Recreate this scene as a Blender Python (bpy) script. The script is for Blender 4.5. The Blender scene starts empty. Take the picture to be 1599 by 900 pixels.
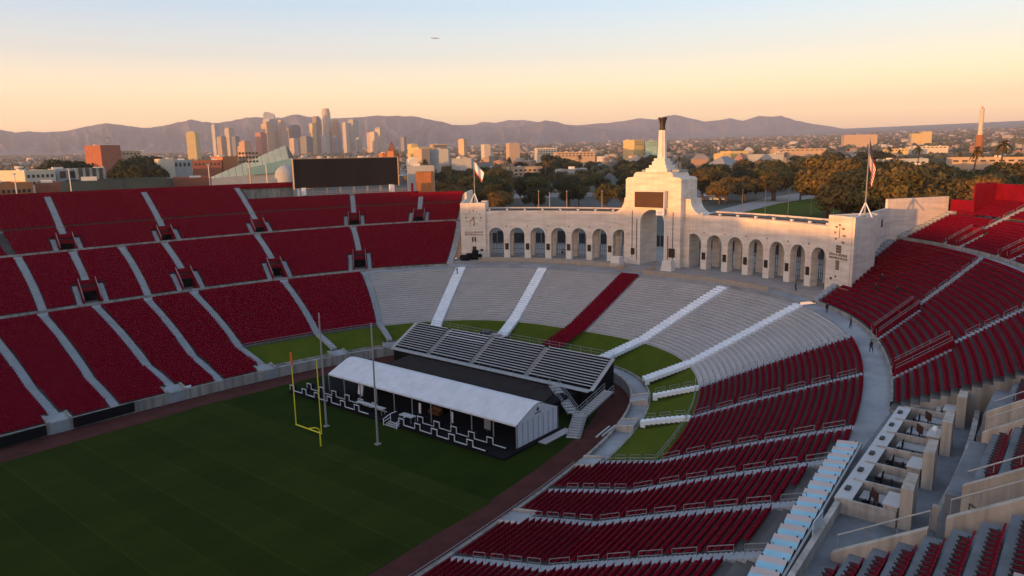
import bpy, bmesh, math, random
import numpy as np
from mathutils import Vector, Matrix, Euler
random.seed(7); rng = np.random.default_rng(11)
R = math.radians
sc = bpy.context.scene
col = sc.collection
# ------------------------------------------------------------------ camera
CAM = Vector((-0.044, -80.536, 38.874)); YAW, PIT, ROL, FPX = R(50.81), R(10.368), R(-1.125), 1141.7
def cam_axes():
    fw = Vector((math.sin(YAW)*math.cos(PIT), math.cos(YAW)*math.cos(PIT), -math.sin(PIT)))
    rt = Vector((math.cos(YAW), -math.sin(YAW), 0)); up = rt.cross(fw)
    r2 = rt*math.cos(ROL) + up*math.sin(ROL); u2 = -rt*math.sin(ROL) + up*math.cos(ROL)
    return fw, r2, u2
FW, RT, UP = cam_axes()
cd = bpy.data.cameras.new('camera'); cam = bpy.data.objects.new('camera', cd); col.objects.link(cam)
cd.sensor_width = 36; cd.lens = FPX/1599*36; cd.clip_start = 0.5; cd.clip_end = 60000
cam.matrix_world = Matrix(((RT.x, UP.x, -FW.x, CAM.x), (RT.y, UP.y, -FW.y, CAM.y), (RT.z, UP.z, -FW.z, CAM.z), (0, 0, 0, 1)))
sc.camera = cam
# ------------------------------------------------------------------ sky and sun
SUN_AZ, SUN_EL = R(278.0), R(1.3)
w = bpy.data.worlds.new('World'); sc.world = w; w.use_nodes = True
nt = w.node_tree; nt.nodes.clear()
out = nt.nodes.new('ShaderNodeOutputWorld'); bg = nt.nodes.new('ShaderNodeBackground')
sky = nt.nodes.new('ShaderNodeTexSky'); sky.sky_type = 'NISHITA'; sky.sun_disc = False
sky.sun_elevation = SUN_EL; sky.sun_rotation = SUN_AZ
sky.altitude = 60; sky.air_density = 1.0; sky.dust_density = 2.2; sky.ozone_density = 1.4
# Nishita gives the glow round the sun; the dusk tint by height above the horizon goes over it
tc = nt.nodes.new('ShaderNodeTexCoord'); sp = nt.nodes.new('ShaderNodeSeparateXYZ'); nt.links.new(tc.outputs['Generated'], sp.inputs[0])
rp = nt.nodes.new('ShaderNodeValToRGB'); nt.links.new(sp.outputs['Z'], rp.inputs[0])
els = rp.color_ramp.elements
stops = [(0.0, (.94, .56, .39)), (.018, (1.18, .70, .40)), (.045, (1.40, .95, .50)), (.085, (1.08, .81, .54)), (.125, (.60, .57, .58)), (.185, (.31, .45, .65)), (.40, (.21, .29, .44)), (1.0, (.19, .245, .36))]
els[0].position, els[0].color = stops[0][0], (*stops[0][1], 1)
els[1].position, els[1].color = stops[-1][0], (*stops[-1][1], 1)
for ps, c in stops[1:-1]:
    e = els.new(ps); e.color = (*c, 1)
vs = nt.nodes.new('ShaderNodeVectorMath'); vs.operation = 'SCALE'; vs.inputs['Scale'].default_value = 10.0
nt.links.new(rp.outputs[0], vs.inputs[0])
ad = nt.nodes.new('ShaderNodeVectorMath'); ad.operation = 'ADD'
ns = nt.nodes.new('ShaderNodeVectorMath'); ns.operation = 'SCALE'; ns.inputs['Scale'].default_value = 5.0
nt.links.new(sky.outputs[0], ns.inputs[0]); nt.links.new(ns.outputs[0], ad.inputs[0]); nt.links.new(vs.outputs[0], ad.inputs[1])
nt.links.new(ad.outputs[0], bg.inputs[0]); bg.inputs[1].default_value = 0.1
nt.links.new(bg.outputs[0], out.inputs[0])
sd = bpy.data.lights.new('sun', 'SUN'); sun = bpy.data.objects.new('sun', sd); col.objects.link(sun)
sd.energy = 5.0; sd.angle = R(0.53); sd.color = (1.0, 0.43, 0.095)
sdir = Vector((math.sin(SUN_AZ)*math.cos(SUN_EL), math.cos(SUN_AZ)*math.cos(SUN_EL), math.sin(SUN_EL)))
sun.rotation_euler = sdir.to_track_quat('Z', 'Y').to_euler(); sun.location = (-200, 0, 120)
sc.view_settings.view_transform = 'Standard'; sc.view_settings.look = 'None'
sc.view_settings.exposure = 0.0; sc.view_settings.gamma = 1.0; sc.view_settings.use_curve_mapping = False
sc.render.engine = 'CYCLES'
sc.cycles.use_denoising = True
sc.cycles.max_bounces = 5; sc.cycles.diffuse_bounces = 3; sc.cycles.glossy_bounces = 2
sc.cycles.transmission_bounces = 3; sc.cycles.volume_bounces = 0; sc.cycles.transparent_max_bounces = 6
sc.cycles.caustics_reflective = False; sc.cycles.caustics_refractive = False
# ------------------------------------------------------------------ helpers
def tag(o, label=None, cat=None, group=None, kind=None):
    if label: o['label'] = label
    if cat: o['category'] = cat
    if group: o['group'] = group
    if kind: o['kind'] = kind
    return o
def world_loc(o):
    v = Vector((0, 0, 0))
    while o is not None:
        v += o.location; o = o.parent
    return v
def empty(name, loc, label=None, cat=None, group=None):
    o = bpy.data.objects.new(name, None); col.objects.link(o); o.location = loc; o.empty_display_size = 0.5
    return tag(o, label, cat, group)
class MB:
    """collects faces in world coordinates; build() links them as one mesh object"""
    def __init__(s): s.v = []; s.f = []; s.m = []; s.mi = 0
    def add(s, vs, fs):
        n = len(s.v); s.v.extend([tuple(p) for p in vs]); s.f.extend([tuple(i+n for i in f) for f in fs]); s.m.extend([s.mi]*len(fs))
    def quad(s, a, b, c, d): s.add([a, b, c, d], [(0, 1, 2, 3)])
    def box(s, c, d, rz=0.0, M=None):
        x, y, z = d[0]/2, d[1]/2, d[2]/2
        vs = [Vector(p) for p in ((-x,-y,-z),(x,-y,-z),(x,y,-z),(-x,y,-z),(-x,-y,z),(x,-y,z),(x,y,z),(-x,y,z))]
        if M is None: M = Matrix.Rotation(rz, 3, 'Z')
        s.add([M @ p + Vector(c) for p in vs], [(0,3,2,1),(4,5,6,7),(0,1,5,4),(1,2,6,5),(2,3,7,6),(3,0,4,7)])
    def base_box(s, c, d, rz=0.0): s.box((c[0], c[1], c[2]+d[2]/2), d, rz)
    def bar(s, p0, p1, w, h=None):
        """square bar between two points"""
        p0, p1 = Vector(p0), Vector(p1); d = p1-p0; L = d.length
        if L < 1e-6: return
        M = d.to_track_quat('X', 'Z').to_matrix(); s.box((p0+p1)/2, (L, w, h or w), M=M)
    def cyl(s, p0, p1, r0, r1=None, n=8, cap=True):
        p0, p1 = Vector(p0), Vector(p1); r1 = r0 if r1 is None else r1
        M = (p1-p0).to_track_quat('Z', 'Y').to_matrix()
        vs = [M @ Vector((r*math.cos(2*math.pi*i/n), r*math.sin(2*math.pi*i/n), 0))+p for p, r in ((p0, r0), (p1, r1)) for i in range(n)]
        fs = [(i, (i+1) % n, n+(i+1) % n, n+i) for i in range(n)]
        if cap: fs += [tuple(range(n-1, -1, -1)), tuple(range(n, 2*n))]
        s.add(vs, fs)
    def lathe(s, c, prof, n=16):
        vs = [(c[0]+r*math.cos(2*math.pi*i/n), c[1]+r*math.sin(2*math.pi*i/n), c[2]+z) for r, z in prof for i in range(n)]
        fs = [(j*n+i, j*n+(i+1) % n, (j+1)*n+(i+1) % n, (j+1)*n+i) for j in range(len(prof)-1) for i in range(n)]
        fs += [tuple(range(n-1, -1, -1)), tuple(range((len(prof)-1)*n, len(prof)*n))]
        s.add(vs, fs)
    def prism(s, poly, ext):
        """polygon (list of points) extruded by vector ext"""
        ext = Vector(ext); n = len(poly); vs = [Vector(p) for p in poly]; vs += [p+ext for p in vs]
        s.add(vs, [tuple(range(n-1, -1, -1)), tuple(range(n, 2*n))]+[(i, (i+1) % n, n+(i+1) % n, n+i) for i in range(n)])
    def build(s, name, mats, parent=None, origin=None, smooth=False):
        mats = mats if isinstance(mats, (list, tuple)) else [mats]
        V = np.array(s.v, dtype=float).reshape(-1, 3)
        if parent is not None and origin is None: off = np.array(world_loc(parent))
        elif origin is not None: off = np.array(origin, dtype=float)
        else: off = np.array([(V[:, 0].min()+V[:, 0].max())/2, (V[:, 1].min()+V[:, 1].max())/2, V[:, 2].min()])
        me = bpy.data.meshes.new(name); me.from_pydata((V-off).tolist(), [], s.f)
        for m in mats: me.materials.append(m)
        if len(mats) > 1: me.polygons.foreach_set('material_index', s.m)
        if smooth: me.polygons.foreach_set('use_smooth', [True]*len(me.polygons))
        me.update(); o = bpy.data.objects.new(name, me); col.objects.link(o)
        if parent is not None:
            o.parent = parent
            if origin is not None: o.location = Vector(off)-world_loc(parent)
        else: o.location = off
        return o
def np_mesh(name, V, F, mat, smooth=False):
    """V (n,3), F (m,4) numpy -> mesh data"""
    me = bpy.data.meshes.new(name); k = F.shape[1]
    me.vertices.add(len(V)); me.vertices.foreach_set('co', np.ascontiguousarray(V, dtype=np.float32).ravel())
    me.loops.add(F.size); me.loops.foreach_set('vertex_index', np.ascontiguousarray(F, dtype=np.int32).ravel())
    me.polygons.add(len(F)); me.polygons.foreach_set('loop_start', np.arange(0, F.size, k, dtype=np.int32))
    me.materials.append(mat); me.update(calc_edges=True); me.validate(verbose=False)
    if smooth: me.polygons.foreach_set('use_smooth', [True]*len(me.polygons))
    return me
def link(name, me, parent=None, loc=(0, 0, 0), rz=0.0, scale=None):
    o = bpy.data.objects.new(name, me); col.objects.link(o); o.location = loc; o.rotation_euler = (0, 0, rz)
    if scale is not None: o.scale = scale if hasattr(scale, '__len__') else (scale,)*3
    o.parent = parent
    return o
def copy_tree(o, parent=None):
    c = o.copy(); col.objects.link(c); c.parent = parent
    for ch in list(o.children): copy_tree(ch, c)
    return c
def ray(px, py, dist):
    """point at horizontal distance dist along the direction the camera sees at (px, py) of the 1599x900 photograph"""
    d = FW + RT*((px-799.5)/FPX) - UP*((py-450)/FPX); h = math.hypot(d.x, d.y)
    return CAM + d*(dist/h)
# ------------------------------------------------------------------ materials
def mat(name, c, rough=0.85, var=0.18, scale=0.6, metal=0.0, bump=0.0, bscale=None, c2=None, spec=0.3, coord='pos', stretch=None, detail=5):
    m = bpy.data.materials.new(name); m.use_nodes = True; t = m.node_tree; b = t.nodes['Principled BSDF']
    b.inputs['Roughness'].default_value = rough; b.inputs['Metallic'].default_value = metal; b.inputs['Specular IOR Level'].default_value = spec
    if coord == 'pos': g = t.nodes.new('ShaderNodeNewGeometry').outputs['Position']
    else: g = t.nodes.new('ShaderNodeTexCoord').outputs['Object']
    if stretch:
        mp = t.nodes.new('ShaderNodeMapping'); mp.inputs['Scale'].default_value = stretch; t.links.new(g, mp.inputs[0]); g = mp.outputs[0]
    if var > 0:
        n = t.nodes.new('ShaderNodeTexNoise'); n.inputs['Scale'].default_value = scale; n.inputs['Detail'].default_value = detail; n.inputs['Roughness'].default_value = 0.62
        t.links.new(g, n.inputs['Vector'])
        r = t.nodes.new('ShaderNodeValToRGB'); r.color_ramp.elements[0].position = 0.3; r.color_ramp.elements[1].position = 0.7
        lo = tuple(max(0, x*(1-var)) for x in c) if c2 is None else c2
        hi = tuple(min(1, x*(1+var)) for x in c) if c2 is None else c
        r.color_ramp.elements[0].color = (*lo, 1); r.color_ramp.elements[1].color = (*hi, 1)
        t.links.new(n.outputs['Fac'], r.inputs[0]); t.links.new(r.outputs[0], b.inputs['Base Color'])
    else: b.inputs['Base Color'].default_value = (*c, 1)
    if bump > 0:
        n2 = t.nodes.new('ShaderNodeTexNoise'); n2.inputs['Scale'].default_value = bscale or scale*6; n2.inputs['Detail'].default_value = 6; t.links.new(g, n2.inputs['Vector'])
        bp = t.nodes.new('ShaderNodeBump'); bp.inputs['Strength'].default_value = bump; bp.inputs['Distance'].default_value = 0.05
        t.links.new(n2.outputs['Fac'], bp.inputs['Height']); t.links.new(bp.outputs[0], b.inputs['Normal'])
    return m
def random_mat(name, colors, rough=0.85, metal=0.0):
    """each object takes one of several colours"""
    m = bpy.data.materials.new(name); m.use_nodes = True; t = m.node_tree; b = t.nodes['Principled BSDF']
    b.inputs['Roughness'].default_value = rough; b.inputs['Metallic'].default_value = metal
    oi = t.nodes.new('ShaderNodeObjectInfo'); r = t.nodes.new('ShaderNodeValToRGB'); r.color_ramp.interpolation = 'CONSTANT'
    e = r.color_ramp.elements; k = len(colors)
    e[0].color = (*colors[0], 1); e[1].position = 1/k; e[1].color = (*colors[1], 1)
    for i in range(2, k): x = e.new(i/k); x.color = (*colors[i], 1)
    t.links.new(oi.outputs['Random'], r.inputs[0]); t.links.new(r.outputs[0], b.inputs['Base Color'])
    return m
M = {}
M['terrace'] = mat('terrace_concrete', (.105, .094, .090), var=.25, scale=.35, bump=.2)
M['aisle'] = mat('aisle_concrete', (.33, .345, .365), var=.12, scale=.5)
M['walk'] = mat('walkway_concrete', (.27, .28, .295), var=.26, scale=.22, bump=.15)
M['wallc'] = mat('wall_concrete', (.30, .275, .25), var=.3, scale=.5, bump=.3, stretch=(1, 1, .35))
M['beige'] = mat('beige_parapet', (.46, .39, .325), var=.2, scale=.7, bump=.2, stretch=(1, 1, .4))
M['stone'] = mat('board_formed_concrete', (.72, .60, .505), var=.18, scale=.45, bump=.25, bscale=2.5, stretch=(.5, .5, 3.0))
M['stone2'] = mat('pale_stone', (.70, .63, .56), var=.1, scale=.6)
M['seat'] = mat('seat_plastic', (.165, .002, .013), rough=.8, var=.08, scale=1.3, spec=.03)
M['seatclub'] = mat('club_seat', (.20, .006, .018), rough=.7, var=.12, scale=1.5, spec=.06)
M['redwall'] = mat('red_painted_wall', (.20, .004, .014), rough=.8, spec=.05, var=.2, scale=.7)
M['bench'] = mat('bench_aluminium', (.46, .42, .40), rough=.95, var=.12, scale=.12, spec=.05)
M['riser'] = mat('bleacher_concrete', (.47, .43, .41), var=.14, scale=.3)
M['white'] = mat('white_paint', (.78, .79, .82), rough=.6, var=.08, scale=.8)
M['field'] = mat('playing_turf', (.028, .040, .005), var=.4, scale=.11, c2=(.018, .028, .0035), bump=.3, bscale=9, stretch=(.5, 1.6, 1), spec=.02)
M['field2'] = mat('sideline_turf', (.018, .034, .003), var=.4, scale=.25, c2=(.011, .024, .002), bump=.3, bscale=9, spec=.02)
M['lawn'] = mat('bank_turf', (.085, .105, .010), var=.35, scale=.35, c2=(.055, .078, .007), bump=.4, bscale=9, spec=.02)
M['track'] = mat('warning_track', (.075, .026, .023), var=.25, scale=.4, bump=.2, spec=.04)
M['plaza'] = mat('plaza_paving', (.30, .27, .25), var=.16, scale=.35)
M['rail'] = mat('galvanised_rail', (.30, .30, .31), rough=.5, metal=.4, var=0)
M['railtan'] = mat('tan_rail', (.48, .34, .22), rough=.6, var=.1, scale=1)
M['black'] = mat('black_fabric', (.007, .007, .009), rough=.9, var=.2, scale=1, spec=.1)
M['dark'] = mat('dark_metal', (.03, .03, .034), rough=.6, var=.1, scale=1)
M['screen'] = mat('dark_screen', (.012, .008, .007), rough=.55, var=.35, scale=.25, stretch=(1, 1, .05), spec=.25)
M['screen2'] = mat('brown_screen', (.055, .020, .011), rough=.5, var=.15, scale=.4, spec=.25)
M['bronze'] = mat('bronze_plaque', (.035, .022, .015), rough=.5, metal=.2, var=.5, scale=3)
M['torch'] = mat('torch_bronze', (.05, .035, .025), rough=.5, metal=.3, var=.2, scale=2)
M['glass'] = mat('canopy_glass', (.30, .54, .64), rough=.3, var=.12, scale=.5, spec=.6)
M['pinkreflect'] = mat('canopy_pink_reflection', (.52, .43, .40), rough=.5, var=.08, scale=.5)  # pink western sky reflection painted onto part of each pane
M['tent'] = mat('tent_vinyl', (.68, .67, .70), rough=.55, var=.05, scale=.5, bump=.35, bscale=.7)
M['tentwall'] = mat('tent_wall', (.62, .63, .68), rough=.6, var=.06, scale=.6)
M['yellow'] = mat('yellow_paint', (.72, .60, .02), rough=.45, var=.06, scale=2)
M['orange'] = mat('orange_ribbon', (.75, .14, .02), rough=.6, var=0)
M['pole'] = mat('pole_grey', (.30, .29, .29), rough=.6, metal=.2, var=.1, scale=1)
M['alu'] = mat('aluminium_plank', (.40, .385, .375), rough=.55, metal=.2, var=.12, scale=.8)
M['counter'] = mat('white_counter', (.46, .45, .45), rough=.5, var=.06, scale=.8)
M['boxwall'] = mat('box_wall', (.40, .365, .33), var=.3, scale=.6)
M['brown'] = mat('brown_leather', (.16, .055, .02), rough=.5, var=.2, scale=1)
M['clubfloor'] = mat('club_floor', (.165, .175, .19), var=.32, scale=.35, bump=.15)
M['edge'] = mat('white_edging', (.60, .60, .60), rough=.7, var=.15, scale=2)
M['skin'] = mat('skin', (.32, .19, .13), rough=.6, var=0)
M['cloth'] = mat('dark_clothing', (.015, .015, .02), rough=.9, var=.2, scale=3)
M['yellowvest'] = mat('lime_vest', (.30, .42, .05), rough=.8, var=0)

# rain streaks running down the concrete
def streak(m, lo, hi=1.0, sxy=1.1):
    t = m.node_tree; b = t.nodes['Principled BSDF']; src = b.inputs['Base Color'].links[0].from_socket; g = t.nodes.new('ShaderNodeNewGeometry')
    mp = t.nodes.new('ShaderNodeMapping'); mp.inputs['Scale'].default_value = (sxy, sxy, .07); t.links.new(g.outputs['Position'], mp.inputs[0])
    n = t.nodes.new('ShaderNodeTexNoise'); n.inputs['Scale'].default_value = 1.0; n.inputs['Detail'].default_value = 6; t.links.new(mp.outputs[0], n.inputs['Vector'])
    mr = t.nodes.new('ShaderNodeMapRange'); mr.inputs[1].default_value = .36; mr.inputs[2].default_value = .56; mr.inputs[3].default_value = lo; mr.inputs[4].default_value = hi; t.links.new(n.outputs['Fac'], mr.inputs[0])
    vm = t.nodes.new('ShaderNodeVectorMath'); vm.operation = 'SCALE'; t.links.new(src, vm.inputs[0]); t.links.new(mr.outputs[0], vm.inputs['Scale']); t.links.new(vm.outputs[0], b.inputs['Base Color'])
streak(M['stone'], .91); streak(M['wallc'], .62); streak(M['beige'], .78, sxy=1.6); streak(M['boxwall'], .72, sxy=1.6); streak(M['tent'], .90, sxy=.8)
# mowing bands and ghosts of old yard lines on the playing turf
t = M['field'].node_tree; b = t.nodes['Principled BSDF']; src = b.inputs['Base Color'].links[0].from_socket
g = t.nodes.new('ShaderNodeNewGeometry'); sx = t.nodes.new('ShaderNodeSeparateXYZ'); t.links.new(g.outputs['Position'], sx.inputs[0])
def mnode(op, a, bb):
    n = t.nodes.new('ShaderNodeMath'); n.operation = op
    for i, x in enumerate((a, bb)):
        if isinstance(x, (int, float)): n.inputs[i].default_value = x
        else: t.links.new(x, n.inputs[i])
    return n.outputs[0]
mow = mnode('GREATER_THAN', mnode('SINE', mnode('MULTIPLY', sx.outputs['X'], math.pi/4.572), 0), 0.0)
ghost = mnode('LESS_THAN', mnode('ABSOLUTE', mnode('SUBTRACT', mnode('MODULO', mnode('ADD', sx.outputs['X'], 457.2), 4.572), .11), 0), .11)
gn = t.nodes.new('ShaderNodeTexNoise'); gn.inputs['Scale'].default_value = .5; t.links.new(g.outputs['Position'], gn.inputs['Vector'])
fac = mnode('ADD', mnode('MULTIPLY', mow, .11), mnode('MULTIPLY', mnode('MULTIPLY', ghost, gn.outputs['Fac']), .55))
sc_ = mnode('ADD', fac, .93); vm = t.nodes.new('ShaderNodeVectorMath'); vm.operation = 'SCALE'; t.links.new(src, vm.inputs[0]); t.links.new(sc_, vm.inputs['Scale']); t.links.new(vm.outputs[0], b.inputs['Base Color'])
# ------------------------------------------------------------------ bowl geometry
# ring levels: half length a (east), half width b, exponent n, height z
L_WALL = (106.8, 35.8, 3.5, 1.43); L_BANK = (119., 47.3, 3., 4.); L_W1 = (140., 66.8, 3., 12.); L_W1B = (143., 69.6, 3., 12.3)
L_W2 = (170., 85.5, 3., 20.6); L_W2B = (172., 87.4, 3., 20.9); L_RIM = (199., 110., 3., 31.3)
def ring_pt(lv, psi, z=None):
    a, b, n, zz = lv; c, s = math.cos(psi), math.sin(psi)
    if c < 0: a = a-30
    r = (abs(c)**n+abs(s)**n)**(-1/n)
    return Vector((a*c*r, b*s*r, zz if z is None else z))
def ring_np(lv, psi):
    a, b, n, zz = lv; c, s = np.cos(psi), np.sin(psi); aa = np.where(c < 0, a-30, a)
    r = (np.abs(c)**n+np.abs(s)**n)**(-1/n)
    return np.stack([aa*c*r, b*s*r, np.full_like(psi, zz)], -1)
def mix(l0, l1, t): return tuple(l0[i]+(l1[i]-l0[i])*t for i in range(4))
def grow(lv, d, z=None): return (lv[0]+d, lv[1]+d, lv[2], lv[3] if z is None else z)
def dpsi(lv, psi, wdt):
    e = 1e-4; return wdt/((ring_pt(lv, psi+e)-ring_pt(lv, psi-e)).length/(2*e))
TIER = {'A': (grow(L_WALL, .5, 1.5), L_BANK, 14), 'B': (L_BANK, L_W1, 25), 'C': (L_W1B, L_W2, 20), 'D': (L_W2B, L_RIM, 29)}
def lerp(a, b, t): return a+(b-a)*t
d2 = lambda L: [(R(a), R(b)) for a, b in L]
N_AB = d2([(75.0, 78.1), (70.8, 75.0), (67.0, 71.5), (62.5, 68.1), (59.0, 64.6), (54.8, 61.2), (47.4, 53.7), (40.5, 45.7)])
BL = d2([(34.2, 33.3), (17.5, 18.9), (0, 0)])          # aisles through the plain bleachers
N_C = d2([(75.0, 77.0), (71.5, 73.7), (68.3, 70.6), (64.6, 67.6), (61.4, 64.8), (54.1, 58.1), (46.3, 49.8)]); N_CEND = (R(35.3), R(38.3))
S_C = d2([(-75.0, -77.0), (-71.5, -73.7), (-68.3, -70.6), (-64.6, -67.6), (-59.3, -63.2), (-54.1, -54.0), (-46.3, -43.0)]); S_CEND = (R(-33.5), R(-31.0))
N_D = d2([(77.4, 78.4), (74.0, 75.8), (70.8, 72.0), (64.5, 66.3), (57.7, 60.0), (49.7, 50.8), (43.2, 44.0)]); N_DEND = (R(38.3), R(39.0))
S_D = d2([(-77.4, -78.4), (-74.0, -75.8), (-70.8, -72), (-64.5, -66.3), (-57.7, -60.0), (-51.0, -51.0), (-44.2, -44.6), (-37.5, -38.0)]); S_DEND = (R(-31.0), R(-33.0))
W_END = R(96.0)
def AB_at(pair, tier, t):                                # aisle angle inside tier A or B (pair is given wall -> walkway)
    u = .37*t if tier == 'A' else .37+.63*t
    return lerp(pair[0], pair[1], u)
S_AB = [(-a, -b) for a, b in N_AB]
def line_fn(tier, pair):
    if tier in 'AB': return lambda t: AB_at(pair, tier, t)
    return lambda t: lerp(pair[0], pair[1], t)
def tier_pt(tier, t, psi): l0, l1, n = TIER[tier]; return ring_pt(mix(l0, l1, t), psi)
bowl = empty('stadium_bowl', (0, 0, 0), 'oval concrete stadium bowl with crimson seating tiers around the field', 'stadium')
def terrace(mb, tier, f0, f1, r0=0, r1=None, K=None):
    """stepped concrete between two radial lines"""
    l0, l1, n = TIER[tier]; r1 = n if r1 is None else r1
    if K is None: K = max(1, int(abs(f1(0)-f0(0))/R(2.2))+1)
    for j in range(r0, r1):
        ta, tb = j/n, (j+1)/n; z = lerp(l0[3], l1[3], ta); zp = lerp(l0[3], l1[3], (j-1)/n) if j > 0 else z-.35
        la, lb = mix(l0, l1, ta), mix(l0, l1, tb)
        for k in range(K):
            u0, u1 = k/K, (k+1)/K
            a0, a1 = lerp(f0(ta), f1(ta), u0), lerp(f0(ta), f1(ta), u1); b0, b1 = lerp(f0(tb), f1(tb), u0), lerp(f0(tb), f1(tb), u1)
            p, q, r, s = ring_pt(la, a0, z), ring_pt(la, a1, z), ring_pt(lb, b1, z), ring_pt(lb, b0, z)
            mb.quad(p, q, r, s); mb.quad(ring_pt(la, a0, zp), ring_pt(la, a1, zp), q, p)
# base seat: backrest and pan, local y towards the field
def box_vf(x0, x1, y0, y1, z0, z1, lean=0.0):
    v = np.array([[x0,y0,z0],[x1,y0,z0],[x1,y1,z0],[x0,y1,z0],[x0,y0-lean,z1],[x1,y0-lean,z1],[x1,y1-lean,z1],[x0,y1-lean,z1]])
    f = np.array([[4,5,6,7],[0,1,5,4],[1,2,6,5],[2,3,7,6],[3,0,4,7]])
    return v, f
bv, bf = box_vf(-.235, .235, -.20, -.14, .36, .84, .07); pv, pf = box_vf(-.225, .225, -.14, .24, .36, .43)
SEAT_V = np.concatenate([bv, pv]); SEAT_F = np.concatenate([bf, pf+8])
def seats_between(tier, rows, f0, f1, gap0, gap1, out, pitch=None, flush=.62):
    pitch = pitch or (.482 if f0(0) > 0 else .52)
    l0, l1, n = TIER[tier]
    for j in rows:
        t = (j+flush)/n; lv = mix(l0, l1, t); z = lerp(l0[3], l1[3], j/n)
        a, b = f0(t), f1(t)
        if b < a: a, b = b, a
        ps = np.linspace(a, b, max(6, int((b-a)/R(.7))+2)); P = ring_np(lv, ps)
        s = np.concatenate([[0], np.cumsum(np.hypot(*(np.diff(P[:, :2], axis=0).T)))])
        L = s[-1]-gap0-gap1
        if L < pitch: continue
        k = int(L/pitch); ss = gap0+(L-k*pitch)/2+pitch*(np.arange(k)+.5)
        x = np.interp(ss, s, P[:, 0]); y = np.interp(ss, s, P[:, 1])
        x1 = np.interp(ss+.1, s, P[:, 0]); y1 = np.interp(ss+.1, s, P[:, 1]); x0 = np.interp(ss-.1, s, P[:, 0]); y0 = np.interp(ss-.1, s, P[:, 1])
        ang = np.arctan2(y1-y0, x1-x0)          # psi grows counter-clockwise: inward is to the left
        out.append(np.stack([x, y, np.full(k, z), ang], -1))
def seat_mesh(name, arr, mt, V=SEAT_V, F=SEAT_F):
    A = np.concatenate(arr); c, s = np.cos(A[:, 3]), np.sin(A[:, 3]); n = len(A); A = A+rng.normal(0, .004, A.shape)*np.array([1, 1, 0, 1.5])
    X = c[:, None]*V[None, :, 0]-s[:, None]*V[None, :, 1]+A[:, 0:1]; Y = s[:, None]*V[None, :, 0]+c[:, None]*V[None, :, 1]+A[:, 1:2]
    Z = V[None, :, 2]+A[:, 2:3]
    VV = np.stack([X, Y, Z], -1).reshape(-1, 3); FF = (F[None]+np.arange(n)[:, None, None]*len(V)).reshape(-1, 4)
    return np_mesh(name, VV, FF, mt)
def aisle_mesh(tier, f, width, r0=0, r1=None, lift=.02, sub=2):
    """stair flight with two steps to the row"""
    l0, l1, n = TIER[tier]; r1 = n if r1 is None else r1; mb = MB()
    for j in range(r0*sub, r1*sub):
        ta, tb = j/(n*sub), (j+1)/(n*sub); z = lerp(l0[3], l1[3], tb)+lift; zl = lerp(l0[3], l1[3], ta)+lift-(.3 if j == r0*sub else 0)
        la, lb = mix(l0, l1, ta), mix(l0, l1, tb); ca, cb = f(ta), f(tb); ha, hb = dpsi(la, ca, width/2), dpsi(lb, cb, width/2)
        p, q, r, s = ring_pt(la, ca-ha, z), ring_pt(la, ca+ha, z), ring_pt(lb, cb+hb, z), ring_pt(lb, cb-hb, z)
        mb.quad(p, q, r, s); mb.quad(ring_pt(la, ca-ha, zl), ring_pt(la, ca+ha, zl), q, p)
        mb.quad(ring_pt(la, ca-ha, zl-.4), p, s, ring_pt(lb, cb-hb, zl-.4)); mb.quad(ring_pt(la, ca+ha, zl-.4), ring_pt(lb, cb+hb, zl-.4), r, q)
    return mb
# --- terraces (whole oval), tunnels cut out
TUN_C_N = [2, 4, 5, 6]; TUN_C_S = [5, 6]; TUN_D_N = [2, 3, 4, 5, 6]; TUN_D_S = [5, 6, 7]
TUN_ROWS = {'C': 7, 'D': 6}; TUN_W = 3.1
def shift_fn(tier, f, w_m):
    l0, l1, n = TIER[tier]
    return lambda t: f(t)+(1 if w_m > 0 else -1)*dpsi(mix(l0, l1, t), f(t), abs(w_m))
SCUT = {}
def d_limit(psi_deg):                                    # how many rows the upper tier has at each place
    if psi_deg > 0: return 29 if psi_deg > 55.2 else 20 if psi_deg > 43.5 else 17
    p = -psi_deg
    return 29 if p > 37 else 19 if p > 34 else 13
mbs = {k: MB() for k in 'ABCD'}
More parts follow.
